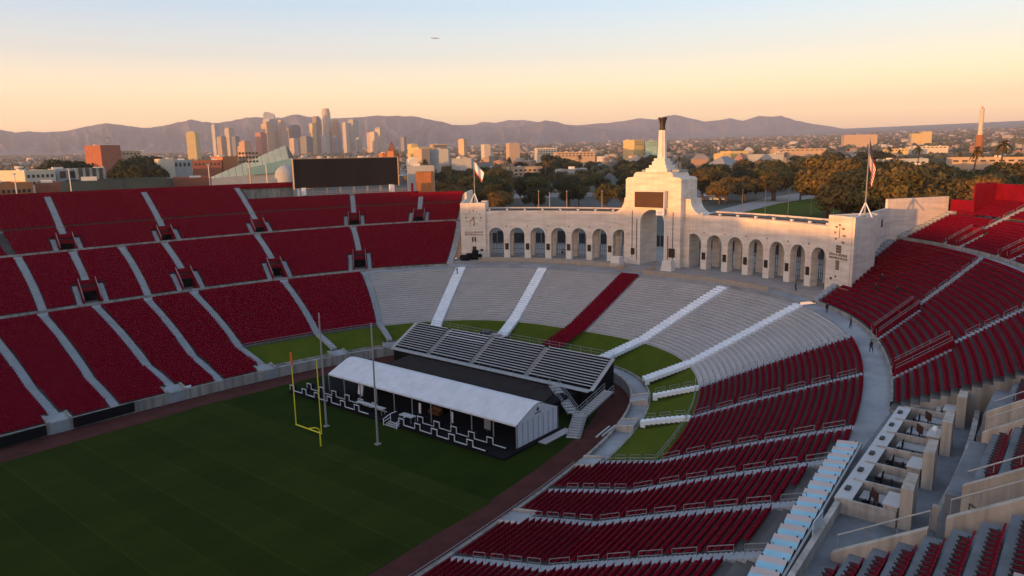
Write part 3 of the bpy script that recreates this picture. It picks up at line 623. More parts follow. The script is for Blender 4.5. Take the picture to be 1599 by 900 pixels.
for sg in (1, -1):
    mb = MB()
    for ac in BAY: arch_bay(mb, sg*ac, 2.0, HO, SPR, ZW, RF, RF+1.7)
    bk = MB()
    for ac in BAY: arch_bay(bk, sg*ac, 2.0, HO, SPR, ZW-.6, RF+4.7, RF+DEPTH)
    arc_box(bk, sg*3.0, sg*5.09, RF+1.7, RF+DEPTH-.01, ZP, ZW-.6)
    arc_box(mb, sg*3.0, sg*5.09, RF, RF+1.7, ZP, ZW)
    for k in range(14):
        a0, a1 = sg*lerp(3, 33.09, k/14), sg*lerp(3, 33.09, (k+1)/14)
        mb.quad(pol(a0, RF, ZW), pol(a1, RF, ZW), pol(a1, RF+.5, ZW), pol(a0, RF+.5, ZW)); mb.quad(pol(a0, RF+.5, ZW), pol(a1, RF+.5, ZW), pol(a1, RF+.5, ZW-.5), pol(a0, RF+.5, ZW-.5))
        mb.quad(pol(a0, RF+.5, ZW-.5), pol(a1, RF+.5, ZW-.5), pol(a1, RF+DEPTH, ZW-.5), pol(a0, RF+DEPTH, ZW-.5))
    wing = mb.build('arcade_wing', M['stone'], peri); bk.build('rear_arcade', M['stone'], wing)
    mb = MB(); arc_box(mb, sg*5.0, sg*33.0, RF+1.69, RF+4.71, ZP+9.3, ZP+9.6, 14); mb.build('corridor_ceiling', M['boxwall'], wing)
    mb = MB(); arc_box(mb, sg*9, sg*32.9, RF+2.0, RF+DEPTH-.3, ZW-.49, ZW+.25, 12); mb.build('roof_deck', M['dark'], wing)
    mb = MB(); arc_box(mb, sg*8.5, sg*33, RF+DEPTH-.3, RF+DEPTH+.2, ZW-.5, ZW+.55, 12); mb.build('back_parapet', M['stone'], wing)
    for k, ac in enumerate(BAY):
        c = sg*(ac+2.0)
        if k < 6:
            mb = MB(); arc_box(mb, c-.56, c+.56, RF-.05, RF+.2, ZP, ZP+2.0); mb.build('pier_base', M['stone2'], peri)
            mb = MB(); arc_box(mb, c-.33, c+.33, RF-.11, RF+.05, ZP+2.15, ZP+3.75); mb.build('plaque', M['bronze'], peri)
        mb = MB(); arc_box(mb, c-.08, c+.08, RF-.08, RF+.02, ZP+8.0, ZP+8.25); mb.build('drain_spout', M['dark'], peri)
        mb = MB(); g = sg*ac
        for s in range(-4, 5): mb.cyl(pol(g+s*.33, RF+DEPTH-.3, ZP), pol(g+s*.33, RF+DEPTH-.3, ZP+(5.6 if sg < 0 else 3.4)), .07, n=4)
        for z in (.3, 1.6, 3.3): arc_box(mb, g-1.4, g+1.4, RF+DEPTH-.35, RF+DEPTH-.25, ZP+z, ZP+z+.12)
        mb.build('gate', gatemat, peri)
        # moulded arch ring
        mb = MB(); dg = lambda m: math.degrees(m/RF); NA = 14
        for q in range(NA):
            for (t0, t1) in ((math.pi*q/NA, math.pi*(q+1)/NA),):
                i0, i1 = [(g+dg(HO*math.cos(t)), ZP+SPR+HO*math.sin(t)) for t in (t0, t1)]; o0, o1 = [(g+dg((HO+.28)*math.cos(t)), ZP+SPR+(HO+.28)*math.sin(t)) for t in (t0, t1)]
                mb.quad(pol(i0[0], RF-.05, i0[1]), pol(i1[0], RF-.05, i1[1]), pol(o1[0], RF-.05, o1[1]), pol(o0[0], RF-.05, o0[1]))
                mb.quad(pol(o0[0], RF-.05, o0[1]), pol(o1[0], RF-.05, o1[1]), pol(o1[0], RF+.02, o1[1]), pol(o0[0], RF+.02, o0[1]))
        mb.build('arch_moulding', M['stone2'], peri)
    for k in range(8):
        a = sg*lerp(8.5, 32.3, k/7); mb = MB(); p = pol(a, RF+.25, ZW); mb.base_box(p, (.22, .22, .25), R(a)); mb.base_box(p+Vector((-.1, 0, .25)), (.45, .5, .3), R(a)); mb.build('parapet_lamp', M['stone2'], peri)
# --- central block
X0, X1 = 150.0, 158.0
def yz(poly, x0, x1, mb): mb.prism([(x0, y, z) for y, z in poly], (x1-x0, 0, 0))
def front_with_arch(mb, x0, x1, hw, top_poly, ho, spr):
    """vertical slab with a round-headed opening; top_poly lists (y, z) along the top from +y to -y"""
    NA = 18; arch = [(ho*math.cos(math.pi*k/NA), ZP+spr+ho*math.sin(math.pi*k/NA)) for k in range(NA+1)]
    def topz(y):
        for (ya, za), (yb, zb) in zip(top_poly[:-1], top_poly[1:]):
            if yb <= y <= ya: return za if ya == yb else za+(zb-za)*(ya-y)/(ya-yb)
        return top_poly[-1][1]
    ys = sorted(set([hw, -hw]+[round(p[0], 4) for p in arch]+[p[0] for p in top_poly]), reverse=True)
    def low(y):
        return ZP+spr+math.sqrt(max(0, ho*ho-y*y)) if abs(y) <= ho+1e-4 else ZP
    for ya, yb in zip(ys[:-1], ys[1:]):
        inside = abs((ya+yb)/2) < ho
        la, lb = (low(ya), low(yb)) if inside else (ZP, ZP)
        e = 1e-5; ta, tb = topz(ya-e), topz(yb+e)
        for x, fl in ((x0, 1), (x1, -1)): mb.quad(*((Vector((x, ya, la)), Vector((x, yb, lb)), Vector((x, yb, tb)), Vector((x, ya, ta)))[::fl]))
        if inside: mb.quad((x0, ya, la), (x1, ya, la), (x1, yb, lb), (x0, yb, lb))
        mb.quad((x0, ya, ta), (x0, yb, tb), (x1, yb, tb), (x1, ya, ta))
    for s in (1, -1):
        mb.quad((x0, s*ho, ZP), (x0, s*ho, ZP+spr), (x1, s*ho, ZP+spr), (x1, s*ho, ZP)); mb.quad((x0, s*hw, ZP), (x1, s*hw, ZP), (x1, s*hw, topz(s*hw)), (x0, s*hw, topz(s*hw)))
    for (ya, za), (yb, zb) in zip(top_poly[:-1], top_poly[1:]):
        if ya == yb: mb.quad((x0, ya, za), (x0, ya, zb), (x1, ya, zb), (x1, ya, za))
top = [(7.0, 32.6), (6.6, 33.0), (5.0, 33.2), (4.8, 33.9), (4.3, 34.3), (-4.3, 34.3), (-4.8, 33.9), (-5.0, 33.2), (-6.6, 33.0), (-7.0, 32.6)]
mb = MB(); front_with_arch(mb, X0, X1, 7.0, top, 3.05, 9.85); tower = mb.build('arch_tower', M['stone'], peri)
# recessed frame of the big arch
mb = MB(); NA = 18
for k in range(NA):
    t0, t1 = math.pi*k/NA, math.pi*(k+1)/NA; f = lambda t, r: (X0-.12, r*math.cos(t), ZP+9.85+r*math.sin(t))
    mb.quad(f(t0, 3.05), f(t1, 3.05), f(t1, 3.55), f(t0, 3.55)); b = lambda t, r: (X0+.05, r*math.cos(t), ZP+9.85+r*math.sin(t)); mb.quad(f(t0, 3.55), f(t1, 3.55), b(t1, 3.55), b(t0, 3.55))
for s in (1, -1): mb.base_box((X0-.04, s*3.3, ZP), (.16, .5, 9.85))
mb.build('arch_moulding', M['stone2'], tower)
for s in (1, -1):
    for yy, z0, z1 in ((5.2, 14.5, 25.5), (4.0, 14.0, 23.5)):
        if s < 0 and yy < 5: z1 = 20
        mb = MB(); mb.base_box((X0-.02, s*yy, z0), (.1, .14, z1-z0)); mb.build('groove_shade', M['bronze'], tower)  # raised dark strips stand in for the shade inside narrow grooves
    mb = MB(); mb.base_box((X0-.06, s*5.0, ZP+2.3), (.2, 1.5 if s < 0 else .9, 2.0 if s < 0 else 1.5)); mb.build('plaque', M['bronze'], tower)
    # shoulder with its concave sweep down to the wing
    pts = [(s*7.0, ZP), (s*8.4, ZP), (s*8.4, 28.2)] ; sweep = [(s*(11.4-3.0*math.sin(math.pi/2*k/10)), 28.0-3.2*(math.cos(math.pi/2*(10-k)/10))) for k in range(11)]
    mb = MB(); arc = [(s*(8.4+3.2*(1-math.cos(math.pi/2*k/10))), 28.3-3.5*math.sin(math.pi/2*k/10)) for k in range(11)]
    poly = [(s*6.9, 23.0), (s*6.9, 28.3)]+[(a, b) for a, b in arc]+[(s*11.6, 23.0)]
    yz(poly if s < 0 else poly[::-1], X0+1.9, X1-.6, mb); mb.build('shoulder', M['stone'], tower)
    mb = MB(); mb.box((X0+4.4, s*7.65, (ZP+23.0)/2), (5.4, 1.5, 23.0-ZP)); mb.build('side_pier', M['stone'], tower)
mb = MB(); mb.box((X0-.75, .2, 28.15), (1.3, 7.7, 3.9)); sb = mb.build('display_case', M['stone2'], tower)
mb = MB(); mb.box((X0-1.42, .2, 28.15), (.06, 7.3, 3.55)); mb.build('display_screen', M['screen2'], sb)
mb = MB(); mb.box((X0-1.0, -2.5, 25.35), (.25, 2.0, 1.4)); rg = mb.build('rings_sign', M['white'], tower)
for i, (dy, dz) in enumerate(((.55, .18), (0, .18), (-.55, .18), (.28, -.16), (-.28, -.16))):
    mb = MB(); NR = 14
    for k in range(NR):
        t0, t1 = 2*math.pi*k/NR, 2*math.pi*(k+1)/NR; f = lambda t, r: (X0-1.14-.004*i, -2.5+dy+r*math.cos(t), 25.35+dz+r*math.sin(t)); mb.quad(f(t0, .21), f(t1, .21), f(t1, .29), f(t0, .29))
    mb.build('ring', M['pole'], rg)
CX, CY = 154.2, 0.0
mb = MB()
for z0, z1, wd in ((34.25, 35.1, 5.4), (35.1, 35.8, 4.3), (35.8, 36.6, 3.3), (36.6, 37.3, 2.7)): mb.base_box((CX, CY, z0), (wd, wd, z1-z0))
mb.build('torch_plinth', M['stone2'], tower)
mb = MB(); n = 16; rows = []
for z, r in ((37.3, 1.08), (43.6, .82)): rows.append([(CX+r*(1 if k % 2 else .86)*math.cos(2*math.pi*k/n), CY+r*(1 if k % 2 else .86)*math.sin(2*math.pi*k/n), z) for k in range(n)])
mb.add(rows[0]+rows[1], [(i, (i+1) % n, n+(i+1) % n, n+i) for i in range(n)]+[tuple(range(n, 2*n))]); mb.build('torch_column', M['stone2'], tower)
mb = MB(); mb.lathe((CX, CY, 43.6), [(.72, 0), (.66, .3), (.60, .9), (.66, 1.5), (.78, 2.1), (.90, 2.4), (1.02, 2.55), (1.02, 2.85), (.7, 2.85), (.6, 2.5)], 16); mb.build('torch_bowl', M['torch'], tower)
mb = MB(); mb.base_box((X1-2.4, 0, 34.2), (4.4, 9.4, .5)); mb.build('rear_roof', M['pole'], tower)
for y in (6.6, -6.4):
    mb = MB(); c = (145.6, y, ZP)
    mb.add([(c[0]+sx*a, c[1]+sy*b, c[2]+z) for z, a, b in ((0, 1.1, 1.3), (2.2, .85, 1.0)) for sx, sy in ((-1, -1), (1, -1), (1, 1), (-1, 1))], [(4, 5, 6, 7), (0, 1, 5, 4), (1, 2, 6, 5), (2, 3, 7, 6), (3, 0, 4, 7)])
    mb.build('pedestal', M['stone2'], peri)
# --- corner towers
HANDS = mat('clock_hand_bronze', (.36, .13, .04), rough=.6, var=.1, scale=2); NUM = mat('dark_numerals', (.16, .10, .075), rough=.8, var=0)
for sg in (1, -1):
    am = sg*35.35; c, s_ = math.cos(R(am)), math.sin(R(am)); rad = Vector((c, s_, 0)); tan = Vector((-s_, c, 0))*(-sg)     # tan points towards the middle
    F0 = pol(am, RF-.6, ZP); Wd = 6.1
    def TP(u, d, z): return F0+tan*u+rad*d+Vector((0, 0, z-ZP))
    mb = MB(); mb.prism([TP(-Wd/2, 0, ZP-2), TP(Wd/2, 0, ZP-2), TP(Wd/2, 9, ZP-2), TP(1.2, 9, ZP-2)], (0, 0, 26.6-ZP+2)); ct = mb.build('corner_tower', M['stone'], peri)
    for ua, ub, da, db in ((-Wd/2, Wd/2, .0, .35), (1.2, Wd/2, 8.65, 9), (Wd/2-.35, Wd/2, .35, 8.65)):
        mb = MB(); mb.prism([TP(ua, da, 26.6), TP(ub, da, 26.6), TP(ub, db, 26.6), TP(ua, db, 26.6)], (0, 0, .35)); mb.build('tower_parapet', M['stone'], ct)
    # outer flank wall beside the seats
    EC = N_CEND if sg > 0 else S_CEND; ED = N_DEND if sg > 0 else S_DEND
    pts = [TP(-Wd/2, .2, 0), ring_pt(mix(L_W1B, L_W2, .98), EC[1]-sg*R(.9)), ring_pt(mix(L_W2B, L_RIM, .46), lerp(*ED, .46)-sg*R(.9))]
    for (a, b), zt in zip(zip(pts[:-1], pts[1:]), (26.9, 28.7)):
        d = b-a; d.z = 0; d.normalize(); nr = Vector((-d.y, d.x, 0))*.3
        a2, b2 = Vector((a.x, a.y, ZP-2)), Vector((b.x, b.y, ZP-2)); mb = MB(); mb.prism([a2-nr, a2+nr, b2+nr, b2-nr], (0, 0, zt-ZP+2)); mb.build('flank_wall', M['stone'], ct)
    RM = Matrix((tan, Vector((0, 0, 1)), -rad)).transposed()             # local x along the wall, y up, z out
    if RM.determinant() < 0: RM = Matrix((-tan, Vector((0, 0, 1)), -rad)).transposed()
    ux = RM.col[0]
    def TF(u, z, d=.03): return F0+ux*u-rad*d+Vector((0, 0, z-ZP))
    def M4(u, z, d=.03): m = RM.to_4x4(); m.translation = TF(u, z, d); return m
    def plate(nm, u, z, wu, hz, mt, d=.08, rot=0):
        mb = MB(); mb.box((0, 0, 0), (wu, hz, d), M=Matrix.Rotation(rot, 3, 'Z')); mb.v = [tuple(RM @ Vector(v)+TF(u, z, d/2-.02)) for v in mb.v]; return mb.build(nm, mt, ct)
    if sg > 0:
        zc, uc = 23.2, 0.0
        for k in range(12):
            a = math.pi*k/6; u, z = uc+1.9*math.sin(a), zc+1.75*math.cos(a); plate('numeral', u, z, .16 if k % 3 else .26, .34 if k % 3 else .42, NUM, .06)
        for ang, ln, wd in ((R(180+44), 1.45, .20), (R(180-8), 1.55, .20)):
            u, z = uc+ln*.42*math.sin(ang), zc+ln*.42*math.cos(ang); plate('clock_hand', u, z, wd, ln*1.2, HANDS, .10+.02*(wd > .2), -ang)
        plate('clock_boss', uc, zc, .4, .4, HANDS, .14)
        text_part('lettering', 'JULIA & GEORGE\nARGYROS PLAZA', .62, M4(0, 19.25), NUM, ct)
        for u in (-.33, .33): plate('window_slit', u, 17.7, .38, 1.2, M['bronze'])
        plate('door', .05, 15.2, .95, 1.5, M['bronze']); plate('plaque', 1.9, 15.0, .7, .5, M['bronze'])
    else:
        for k, (u, z, t) in enumerate(((-.05, 25.3, '90'), (-.85, 24.9, '80'), (.85, 24.7, '100'), (-1.15, 23.9, '70'), (1.15, 23.5, '110'), (-.85, 22.8, '60'), (.95, 22.3, '120'))):
            text_part('numeral', t, .55, M4(u, z), NUM, ct)
        plate('pointer', 0, 23.9, .10, 1.9, NUM, .08)
        for u0, z0, nu, nz, cw, ch in ((0, 21.0, 4, 3, .28, .42), (-.1, 18.1, 3, 4, .26, .38)):
            for i in range(nu):
                for j in range(nz): plate('louvre', u0+(i-(nu-1)/2)*(cw+.06), z0+(j-(nz-1)/2)*(ch+.06), cw, ch, NUM, .06)
        text_part('lettering', 'JULIA & GEORGE\nARGYROS PLAZA', .62, M4(0, 19.65), NUM, ct)
        plate('vent', -1.6, 15.5, .5, .4, M['bronze']); plate('vent', -.4, 16.0, .4, .25, M['bronze'])
        # panel and doorway outlines on the flank
        a, b = pts[0], pts[1]; d = b-a; d.z = 0; L = d.length; d.normalize(); nr = Vector((-d.y, d.x, 0)); nr = nr if nr.y < 0 else -nr
        for u, z, wu, hz, mt in ((L*.82, 24.3, 1.0, 1.5, M['bronze']), (L*.50, 18.6, 1.1, 3.2, M['stone2'])):
            mb = MB(); p = Vector((a.x, a.y, z))+d*u+nr*.33; mb.box(p, (wu, .12, hz), math.atan2(d.y, d.x)); mb.build('wall_panel', mt, ct)
# --- low tan parapet along the plaza edge
for a0, a1 in ((R(3.2), R(31)), (R(-27), R(-2.6))):
    lv = grow(L_W1, 3.1 if a0 > 0 else .15); zb = ZP if a0 > 0 else 12.45; n = int(abs(a1-a0)/R(.9))
    mb = MB(); rl = MB()
    for k in range(n):
        p, q = ring_pt(lv, lerp(a0, a1, k/n), zb), ring_pt(lv, lerp(a0, a1, (k+1)/n), zb)
        for z in (.15, .4, .65, .9): rl.bar(p+Vector((0, 0, z)), q+Vector((0, 0, z)), .07, .12)
        rl.base_box(p, (.09, .09, 1.0))
    rl.build('plaza_railing', M['railtan'], bowl)
for y in (3.2, -3.2):
    mb = MB()
    for k in range(7):
        p = Vector((140.6+k*.75, y*1.12, ZP-.3)); mb.base_box(p, (.09, .09, 1.2))
    for z in (.3, .6, .9): mb.bar((140.6, y*1.12, ZP+z-.1), (145.2, y*1.12, ZP+z-.1), .07, .12)
    mb.build('stair_railing', M['railtan'], bowl)
# --- scoreboard on the far rim
SBA, SBB = ring_pt(mix(L_W2B, L_RIM, .84), R(55.35)), ring_pt(mix(L_W2B, L_RIM, .84), R(46.3))
sbr = empty('scoreboard', ((SBA.x+SBB.x)/2, (SBA.y+SBB.y)/2, 28.2), 'wide black scoreboard screen standing on the rim of the far stand', 'scoreboard')
d = (SBB-SBA); d.z = 0; SL = d.length; d.normalize(); nrm = Vector((d.y, -d.x, 0)); nrm = nrm if nrm.y < 0 else -nrm
ang = math.atan2(d.y, d.x); mid = (SBA+SBB)/2
mb = MB(); mb.box(tuple(Vector((mid.x, mid.y, 34.6))-nrm*.8), (SL+.6, 1.6, 8.1), ang); case = mb.build('screen_case', M['dark'], sbr)
mb = MB(); mb.box(tuple(Vector((mid.x, mid.y, 34.6))+nrm*.06), (SL, .1, 7.7), ang); mb.build('screen_face', M['screen'], case)
for s in (-1, 1):
    mb = MB(); mb.box(tuple(Vector((mid.x, mid.y, 34.5))+d*(s*(SL/2+.42))), (.2, .9, 8.5), ang); mb.build('screen_edge', M['railtan'], case)
mb = MB(); mb.box(tuple(Vector((mid.x, mid.y, 38.75))-nrm*.4), (SL+1, 1.4, .16), ang); mb.build('screen_cap', M['railtan'], case)
for k in range(8):
    mb = MB(); p = mid+d*((k-3.5)/7*SL*.94)-nrm*.9; mb.base_box((p.x, p.y, 28.0), (.5, .5, 3.0), ang); mb.build('screen_post', M['white'] if k in (0, 7) else M['pole'], sbr)
for k, s in ((0, -1), (1, 1)):
    mb = MB(); p = mid+d*(s*SL*.43)+nrm*.25; mb.base_box((p.x, p.y, 28.6), (1.1, .7, 2.1), ang); mb.build('white_pillar', M['white'], sbr)
mb = MB(); l0, l1 = mix(L_W2B, L_RIM, 20/29), grow(L_RIM, 1.0); band(mb, l0, l1, R(44.6), R(55.8), 14, 28.0, 28.0); band(mb, l1, l1, R(44.6), R(55.8), 14, 8.0, 28.0); mb.build('screen_platform', M['walk'], bowl)
ring_rail('platform_railing', mix(L_W2B, L_RIM, 20.6/29), R(44.8), R(55.5), 28.1, M['railtan'], 1.5, .9, 3)
# end of the red rim wall, sunlight painted in as orange
mb = MB(); p0, p1 = ring_pt(mix(L_W2B, L_RIM, .74), R(44.3)), ring_pt(mix(L_W2B, L_RIM, .74), R(42.7)); q0, q1 = ring_pt(mix(L_W2B, L_RIM, 1.0), R(44.3)), ring_pt(mix(L_W2B, L_RIM, 1.0), R(42.7))
mb.prism([Vector((p.x, p.y, 10)) for p in (p0, p1, q1, q0)], (0, 0, 24.2))
tag(mb.build('rim_end_wall', mat('red_wall_sunlit', (.46, .17, .06), var=.2, scale=.8)), 'orange end wall of the far stand beside the scoreboard, sunlight painted in', 'stair tower')
# ------------------------------------------------------------------ goal, poles, tent, temporary stand
gp = empty('goalpost', (56.5, 0, 0), 'yellow football goalpost with orange ribbon on one upright', 'goalpost')
mb = MB(); mb.cyl((56.6, 0, 0), (56.6, 0, 2.1), .10, n=10)
pts = [Vector((56.6-1.74*(1-math.cos(math.pi/2*k/8))*1.0, 0, 2.1+.95*math.sin(math.pi/2*k/8))) for k in range(9)]
for a, b in zip(pts[:-1], pts[1:]): mb.cyl(a, b, .10, n=10)
mb.build('gooseneck', M['yellow'], gp)
mb = MB(); mb.cyl((54.86, -2.9, 3.05), (54.86, 2.9, 3.05), .085, n=10); mb.build('crossbar', M['yellow'], gp)
for s in (1, -1):
    mb = MB(); mb.cyl((54.86, s*2.82, 3.0), (54.86, s*2.82, 13.2), .075, .065, n=8); u = mb.build('upright', M['yellow'], gp)
    if s > 0: mb = MB(); mb.box((54.86, s*2.82, 12.4), (.2, .2, 1.7)); mb.build('ribbon', M['orange'], u)
for y, lb in ((5.6, 'tall grey net pole standing by the corner of the black lounge deck'), (-5.8, 'tall grey net pole standing in front of the white tent')):
    r = empty('net_pole', (61.75, y, 0), lb, 'pole', 'net poles behind the goal')
    mb = MB(); mb.cyl((61.75, y, 0), (61.75, y, 17.1), .145, .10, n=10); mb.build('mast', M['pole'], r)
    mb = MB(); mb.base_box((61.75, y, 0), (.7, .7, .12)); mb.build('base_plate', M['pole'], r)
# --- black deck
dk = empty('lounge_deck', (71, 0, 0), 'low black carpeted deck under and in front of the white tent', 'deck')
mb = MB(); mb.box((74.6, .1, .16), (13.8, 47.0, .30)); mb.build('platform', M['black'], dk)
mb = MB(); mb.box((78.2, -23.9, .2), (6.4, 1.6, .12)); mb.build('side_ramp', M['alu'], dk)
ORD = ['first', 'second', 'third', 'fourth', 'fifth', 'sixth', 'seventh', 'eighth', 'ninth', 'tenth', 'eleventh', 'twelfth', 'thirteenth', 'fourteenth', 'fifteenth', 'sixteenth']
# booths: castellated black panels edged in white
bi = 0
for row, (xr, y0, y1) in enumerate(((67.95, 23.2, -23.0), (70.2, 21.6, -22.6))):
    y = y0; k = 0
    while y-3.3 > y1:
        if row == 0 and -3.2 < y-1.5 < 2.6 or row == 1 and -4.0 < y-1.5 < 1.0: y -= 3.35; k += 1; continue
        r = empty('lounge_booth', (xr, y-1.65, .31), 'black booth panel edged in white, %s from the goalpost corner in the %s row' % (ORD[k], 'open' if row == 0 else 'tent side'), 'booth', 'booths on the lounge deck, '+('front row' if row == 0 else 'second row'))
        mb = MB(); mb.box((xr, y-.55, .31+.6), (.5, 1.1, 1.2)); mb.box((xr, y-2.2, .31+.18), (.5, 2.2, .36)); mb.build('panel', M['black'], r)
        mb = MB(); e = .075
        mb.box((xr-.28, y-.55, 1.5), (.14, 1.1+e, e)); mb.box((xr-.28, y-.02, 1.08), (.14, e, .85)); mb.box((xr-.28, y-1.08, 1.08), (.14, e, .85)); mb.box((xr-.28, y-2.2, .66), (.14, 2.2, e))
        mb.build('white_edge', M['edge'], r); y -= 3.35; k += 1
# --- tent
tn = empty('marquee_tent', (76, -2.7, .3), 'long white vinyl marquee tent with open side facing the field', 'tent')
prof = [(71.3, 3.55), (72.6, 4.12), (73.9, 4.68), (75.2, 5.2), (76.05, 5.38), (76.9, 5.2), (78.2, 4.68), (79.5, 4.12), (80.8, 3.55)]
YB = [17.4-4.0*k for k in range(11)]
for ya, yb in zip(YB[:-1], YB[1:]):
    mb = MB(); e = .022; ny = 3
    for k in range(ny):
        for (xa, za), (xb, zb) in zip(prof[:-1], prof[1:]):
            s0, s1 = [-.02*math.sin(math.pi*q/ny) for q in (k, k+1)]; y_0, y_1 = lerp(ya-e, yb+e, k/ny), lerp(ya-e, yb+e, (k+1)/ny)
            mb.quad((xa, y_0, za+s0), (xb, y_0, zb+s0), (xb, y_1, zb+s1), (xa, y_1, za+s1))
    mb.quad((71.3, ya-e, 3.55), (71.3, yb+e, 3.55), (71.3, yb+e, 3.3), (71.3, ya-e, 3.3))
    mb.build('roof_panel', M['tent'], tn, smooth=True)
for y in YB:
    for xx in (71.35, 80.75): mb = MB(); mb.base_box((xx, y, .3), (.12, .12, 3.25)); mb.build('post', M['pole'], tn)
    mb = MB()
    for (xa, za), (xb, zb) in zip(prof[:-1], prof[1:]): mb.bar((xa, y, za-.05), (xb, y, zb-.05), .10, .09)
    mb.build('rafter', M['tentwall'], tn)
for k in range(8):
    x0, x1 = lerp(71.5, 80.7, k/8), lerp(71.5, 80.7, (k+1)/8); mb = MB(); mb.box(((x0+x1)/2, -22.62, 1.9), (x1-x0-.14, .06, 3.2)); mb.build('wall_panel', M['tentwall'], tn)
    mb = MB(); mb.base_box((x0, -22.62, .3), (.10, .10, 3.3)); mb.build('wall_post', M['pole'], tn)
for y, m_ in ((-22.6, M['tent']), (17.35, M['tentwall'])):
    mb = MB(); mb.prism([(x, y, z) for x, z in prof]+[(80.8, y, 3.45), (71.3, y, 3.45)], (0, -.05, 0)); g = mb.build('gable', m_, tn)
    if y < 0:
        mb = MB(); mb.prism([(76.0, y-.06, 4.85), (76.35, y-.06, 4.5), (76.0, y-.06, 4.15), (75.65, y-.06, 4.5)], (0, -.02, 0)); mb.box((76.0, y-.07, 4.0), (1.3, .02, .16)); mb.build('emblem', M['dark'], g)
mb = MB(); mb.box((80.6, -2.7, 1.9), (.06, 40.0, 3.2)); mb.build('back_curtain', M['black'], tn)
# things standing on the deck
tabm = M['counter']
for y, x, w_, d_, lb in ((4.6, 69.4, 6.2, .8, 'long white buffet table on the deck behind the booths'), (-3.4, 69.6, 2.6, 1.1, 'short white bar table beside the deck steps')):
    t = empty('buffet_table', (x, y, .31), lb, 'table'); mb = MB(); mb.box((x, y, 1.3), (d_, w_, .10)); mb.build('table_top', tabm, t)
    for sx in (-1, 1):
        for sy in (-1, 1): mb = MB(); mb.base_box((x+sx*d_*.4, y+sy*w_*.45, .31), (.07, .07, .95)); mb.build('leg', M['pole'], t)
st = empty('deck_stairs', (67.9, -1.6, 0), 'small steel stairs with railings up to the lounge deck', 'stairs')
for k in range(3): mb = MB(); mb.box((67.2+.35*k, -2.4, .14+.13*k), (.35, 2.6, .06)); mb.build('step', M['alu'], st)
for y in (-1.0, -3.8):
    mb = MB(); mb.cyl((67.0, y, 0), (67.0, y, 1.0), .05, n=6); mb.cyl((68.4, y, .3), (68.4, y, 1.4), .05, n=6); mb.cyl((67.0, y, 1.0), (68.4, y, 1.4), .05, n=6); mb.cyl((68.4, y, 1.4), (69.6, y, 1.4), .05, n=6); mb.cyl((67.0, y, .55), (68.4, y, .9), .04, n=6); mb.build('railing', M['white'], st)
for i, (x, y, h, m_, nm, lb, ct) in enumerate(((73.2, 11.6, 1.9, M['white'], 'display_board', 'tilted white display board inside the tent', 'board'), (73.0, -2.5, 1.6, M['white'], 'pull_up_banner', 'narrow white banner stand under the tent near the brown sofa', 'banner'), (73.0, -9.2, 1.6, M['white'], 'pull_up_banner', 'narrow white banner stand under the tent towards the gable wall', 'banner'), (74.0, -15.2, 2.1, M['pole'], 'tent_heater', 'grey fabric drum lamp hanging in shade under the tent', 'lamp'))):
    r = empty(nm, (x, y, .31), lb, ct); mb = MB(); mb.base_box((x, y, .31), (.7, .5, .08)); mb.build('foot', M['dark'], r)
    mb = MB(); mb.box((x, y, .45+h/2), (.1, .45 if i in (1, 2) else 1.2, h), M=Matrix.Rotation(R(12 if i == 0 else 2), 3, 'X')); mb.build('panel', m_, r)
sf = empty('sofa', (74.2, -4.6, .31), 'brown leather sofa under the tent roof', 'sofa')
mb = MB(); mb.box((74.2, -4.6, .62), (.9, 2.0, .35)); mb.build('seat', M['brown'], sf); mb = MB(); mb.box((74.6, -4.6, 1.0), (.25, 2.0, .7)); mb.build('backrest', M['brown'], sf)
for s in (-1, 1): mb = MB(); mb.box((74.2, -4.6+s*1.05, .75), (.9, .2, .55)); mb.build('armrest', M['brown'], sf)
# --- dark covered platform between tent and stand
cp = empty('covered_platform', (86, -3, 0), 'flat black roofed platform between the marquee and the temporary stand', 'platform')
mb = MB(); mb.box((86.6, -1.0, 1.15), (9.6, 37.0, 2.3)); mb.build('body', M['black'], cp)
mb = MB(); mb.prism([(82.2, 16.5, 2.32), (91.0, 18.0, 2.32), (91.0, -16.0, 2.32), (82.2, -18.5, 2.32)], (0, 0, .12)); mb.build('roof_sheet', mat('brown_black_cloth', (.030, .024, .022), rough=.95, var=.3, scale=.4, spec=.1), cp)
# --- temporary stand
ts = empty('temporary_stand', (94, -.5, 0), 'temporary aluminium bleacher stand on black scaffolding behind the tent', 'grandstand')
XF, XB, ZF, ZB, NRW = 91.3, 97.6, 2.75, 6.3, 12
mb = MB(); mb.prism([(XF-.2, 23.4, .02), (XB+.4, 23.4, .02), (XB+.4, 23.4, ZB-.1), (XF-.2, 23.4, ZF-.15)], (0, -44.8, 0)); mb.build('skirt', M['black'], ts)
mb = MB(); mb.box((XF-.45, 1.0, ZF), (1.5, 45.0, .10)); mb.build('front_walkway', M['alu'], ts)
SEC = [(23.4, 14.9), (13.9, 4.2), (3.2, -8.0), (-9.0, -21.2)]
bp = mat('bench_plank_silver', (.48, .47, .47), rough=.5, metal=.2, var=.12, scale=1)
for si, (ya, yb) in enumerate(SEC):
    for k in range(NRW):
        t = (k+.5)/NRW; x, z = lerp(XF+.3, XB, t), lerp(ZF, ZB, t); a, b = ya, yb
        if si == 3 and k < 8: a = ya
        wd, m_ = (.33, bp)
        if (si == 1 and k in (8, 10) and True): m_ = M['white']
        mb = MB(); mb.box((x, (a+b)/2, z+.32), (wd, a-b, .06)); mb.build('bench_plank', m_, ts)
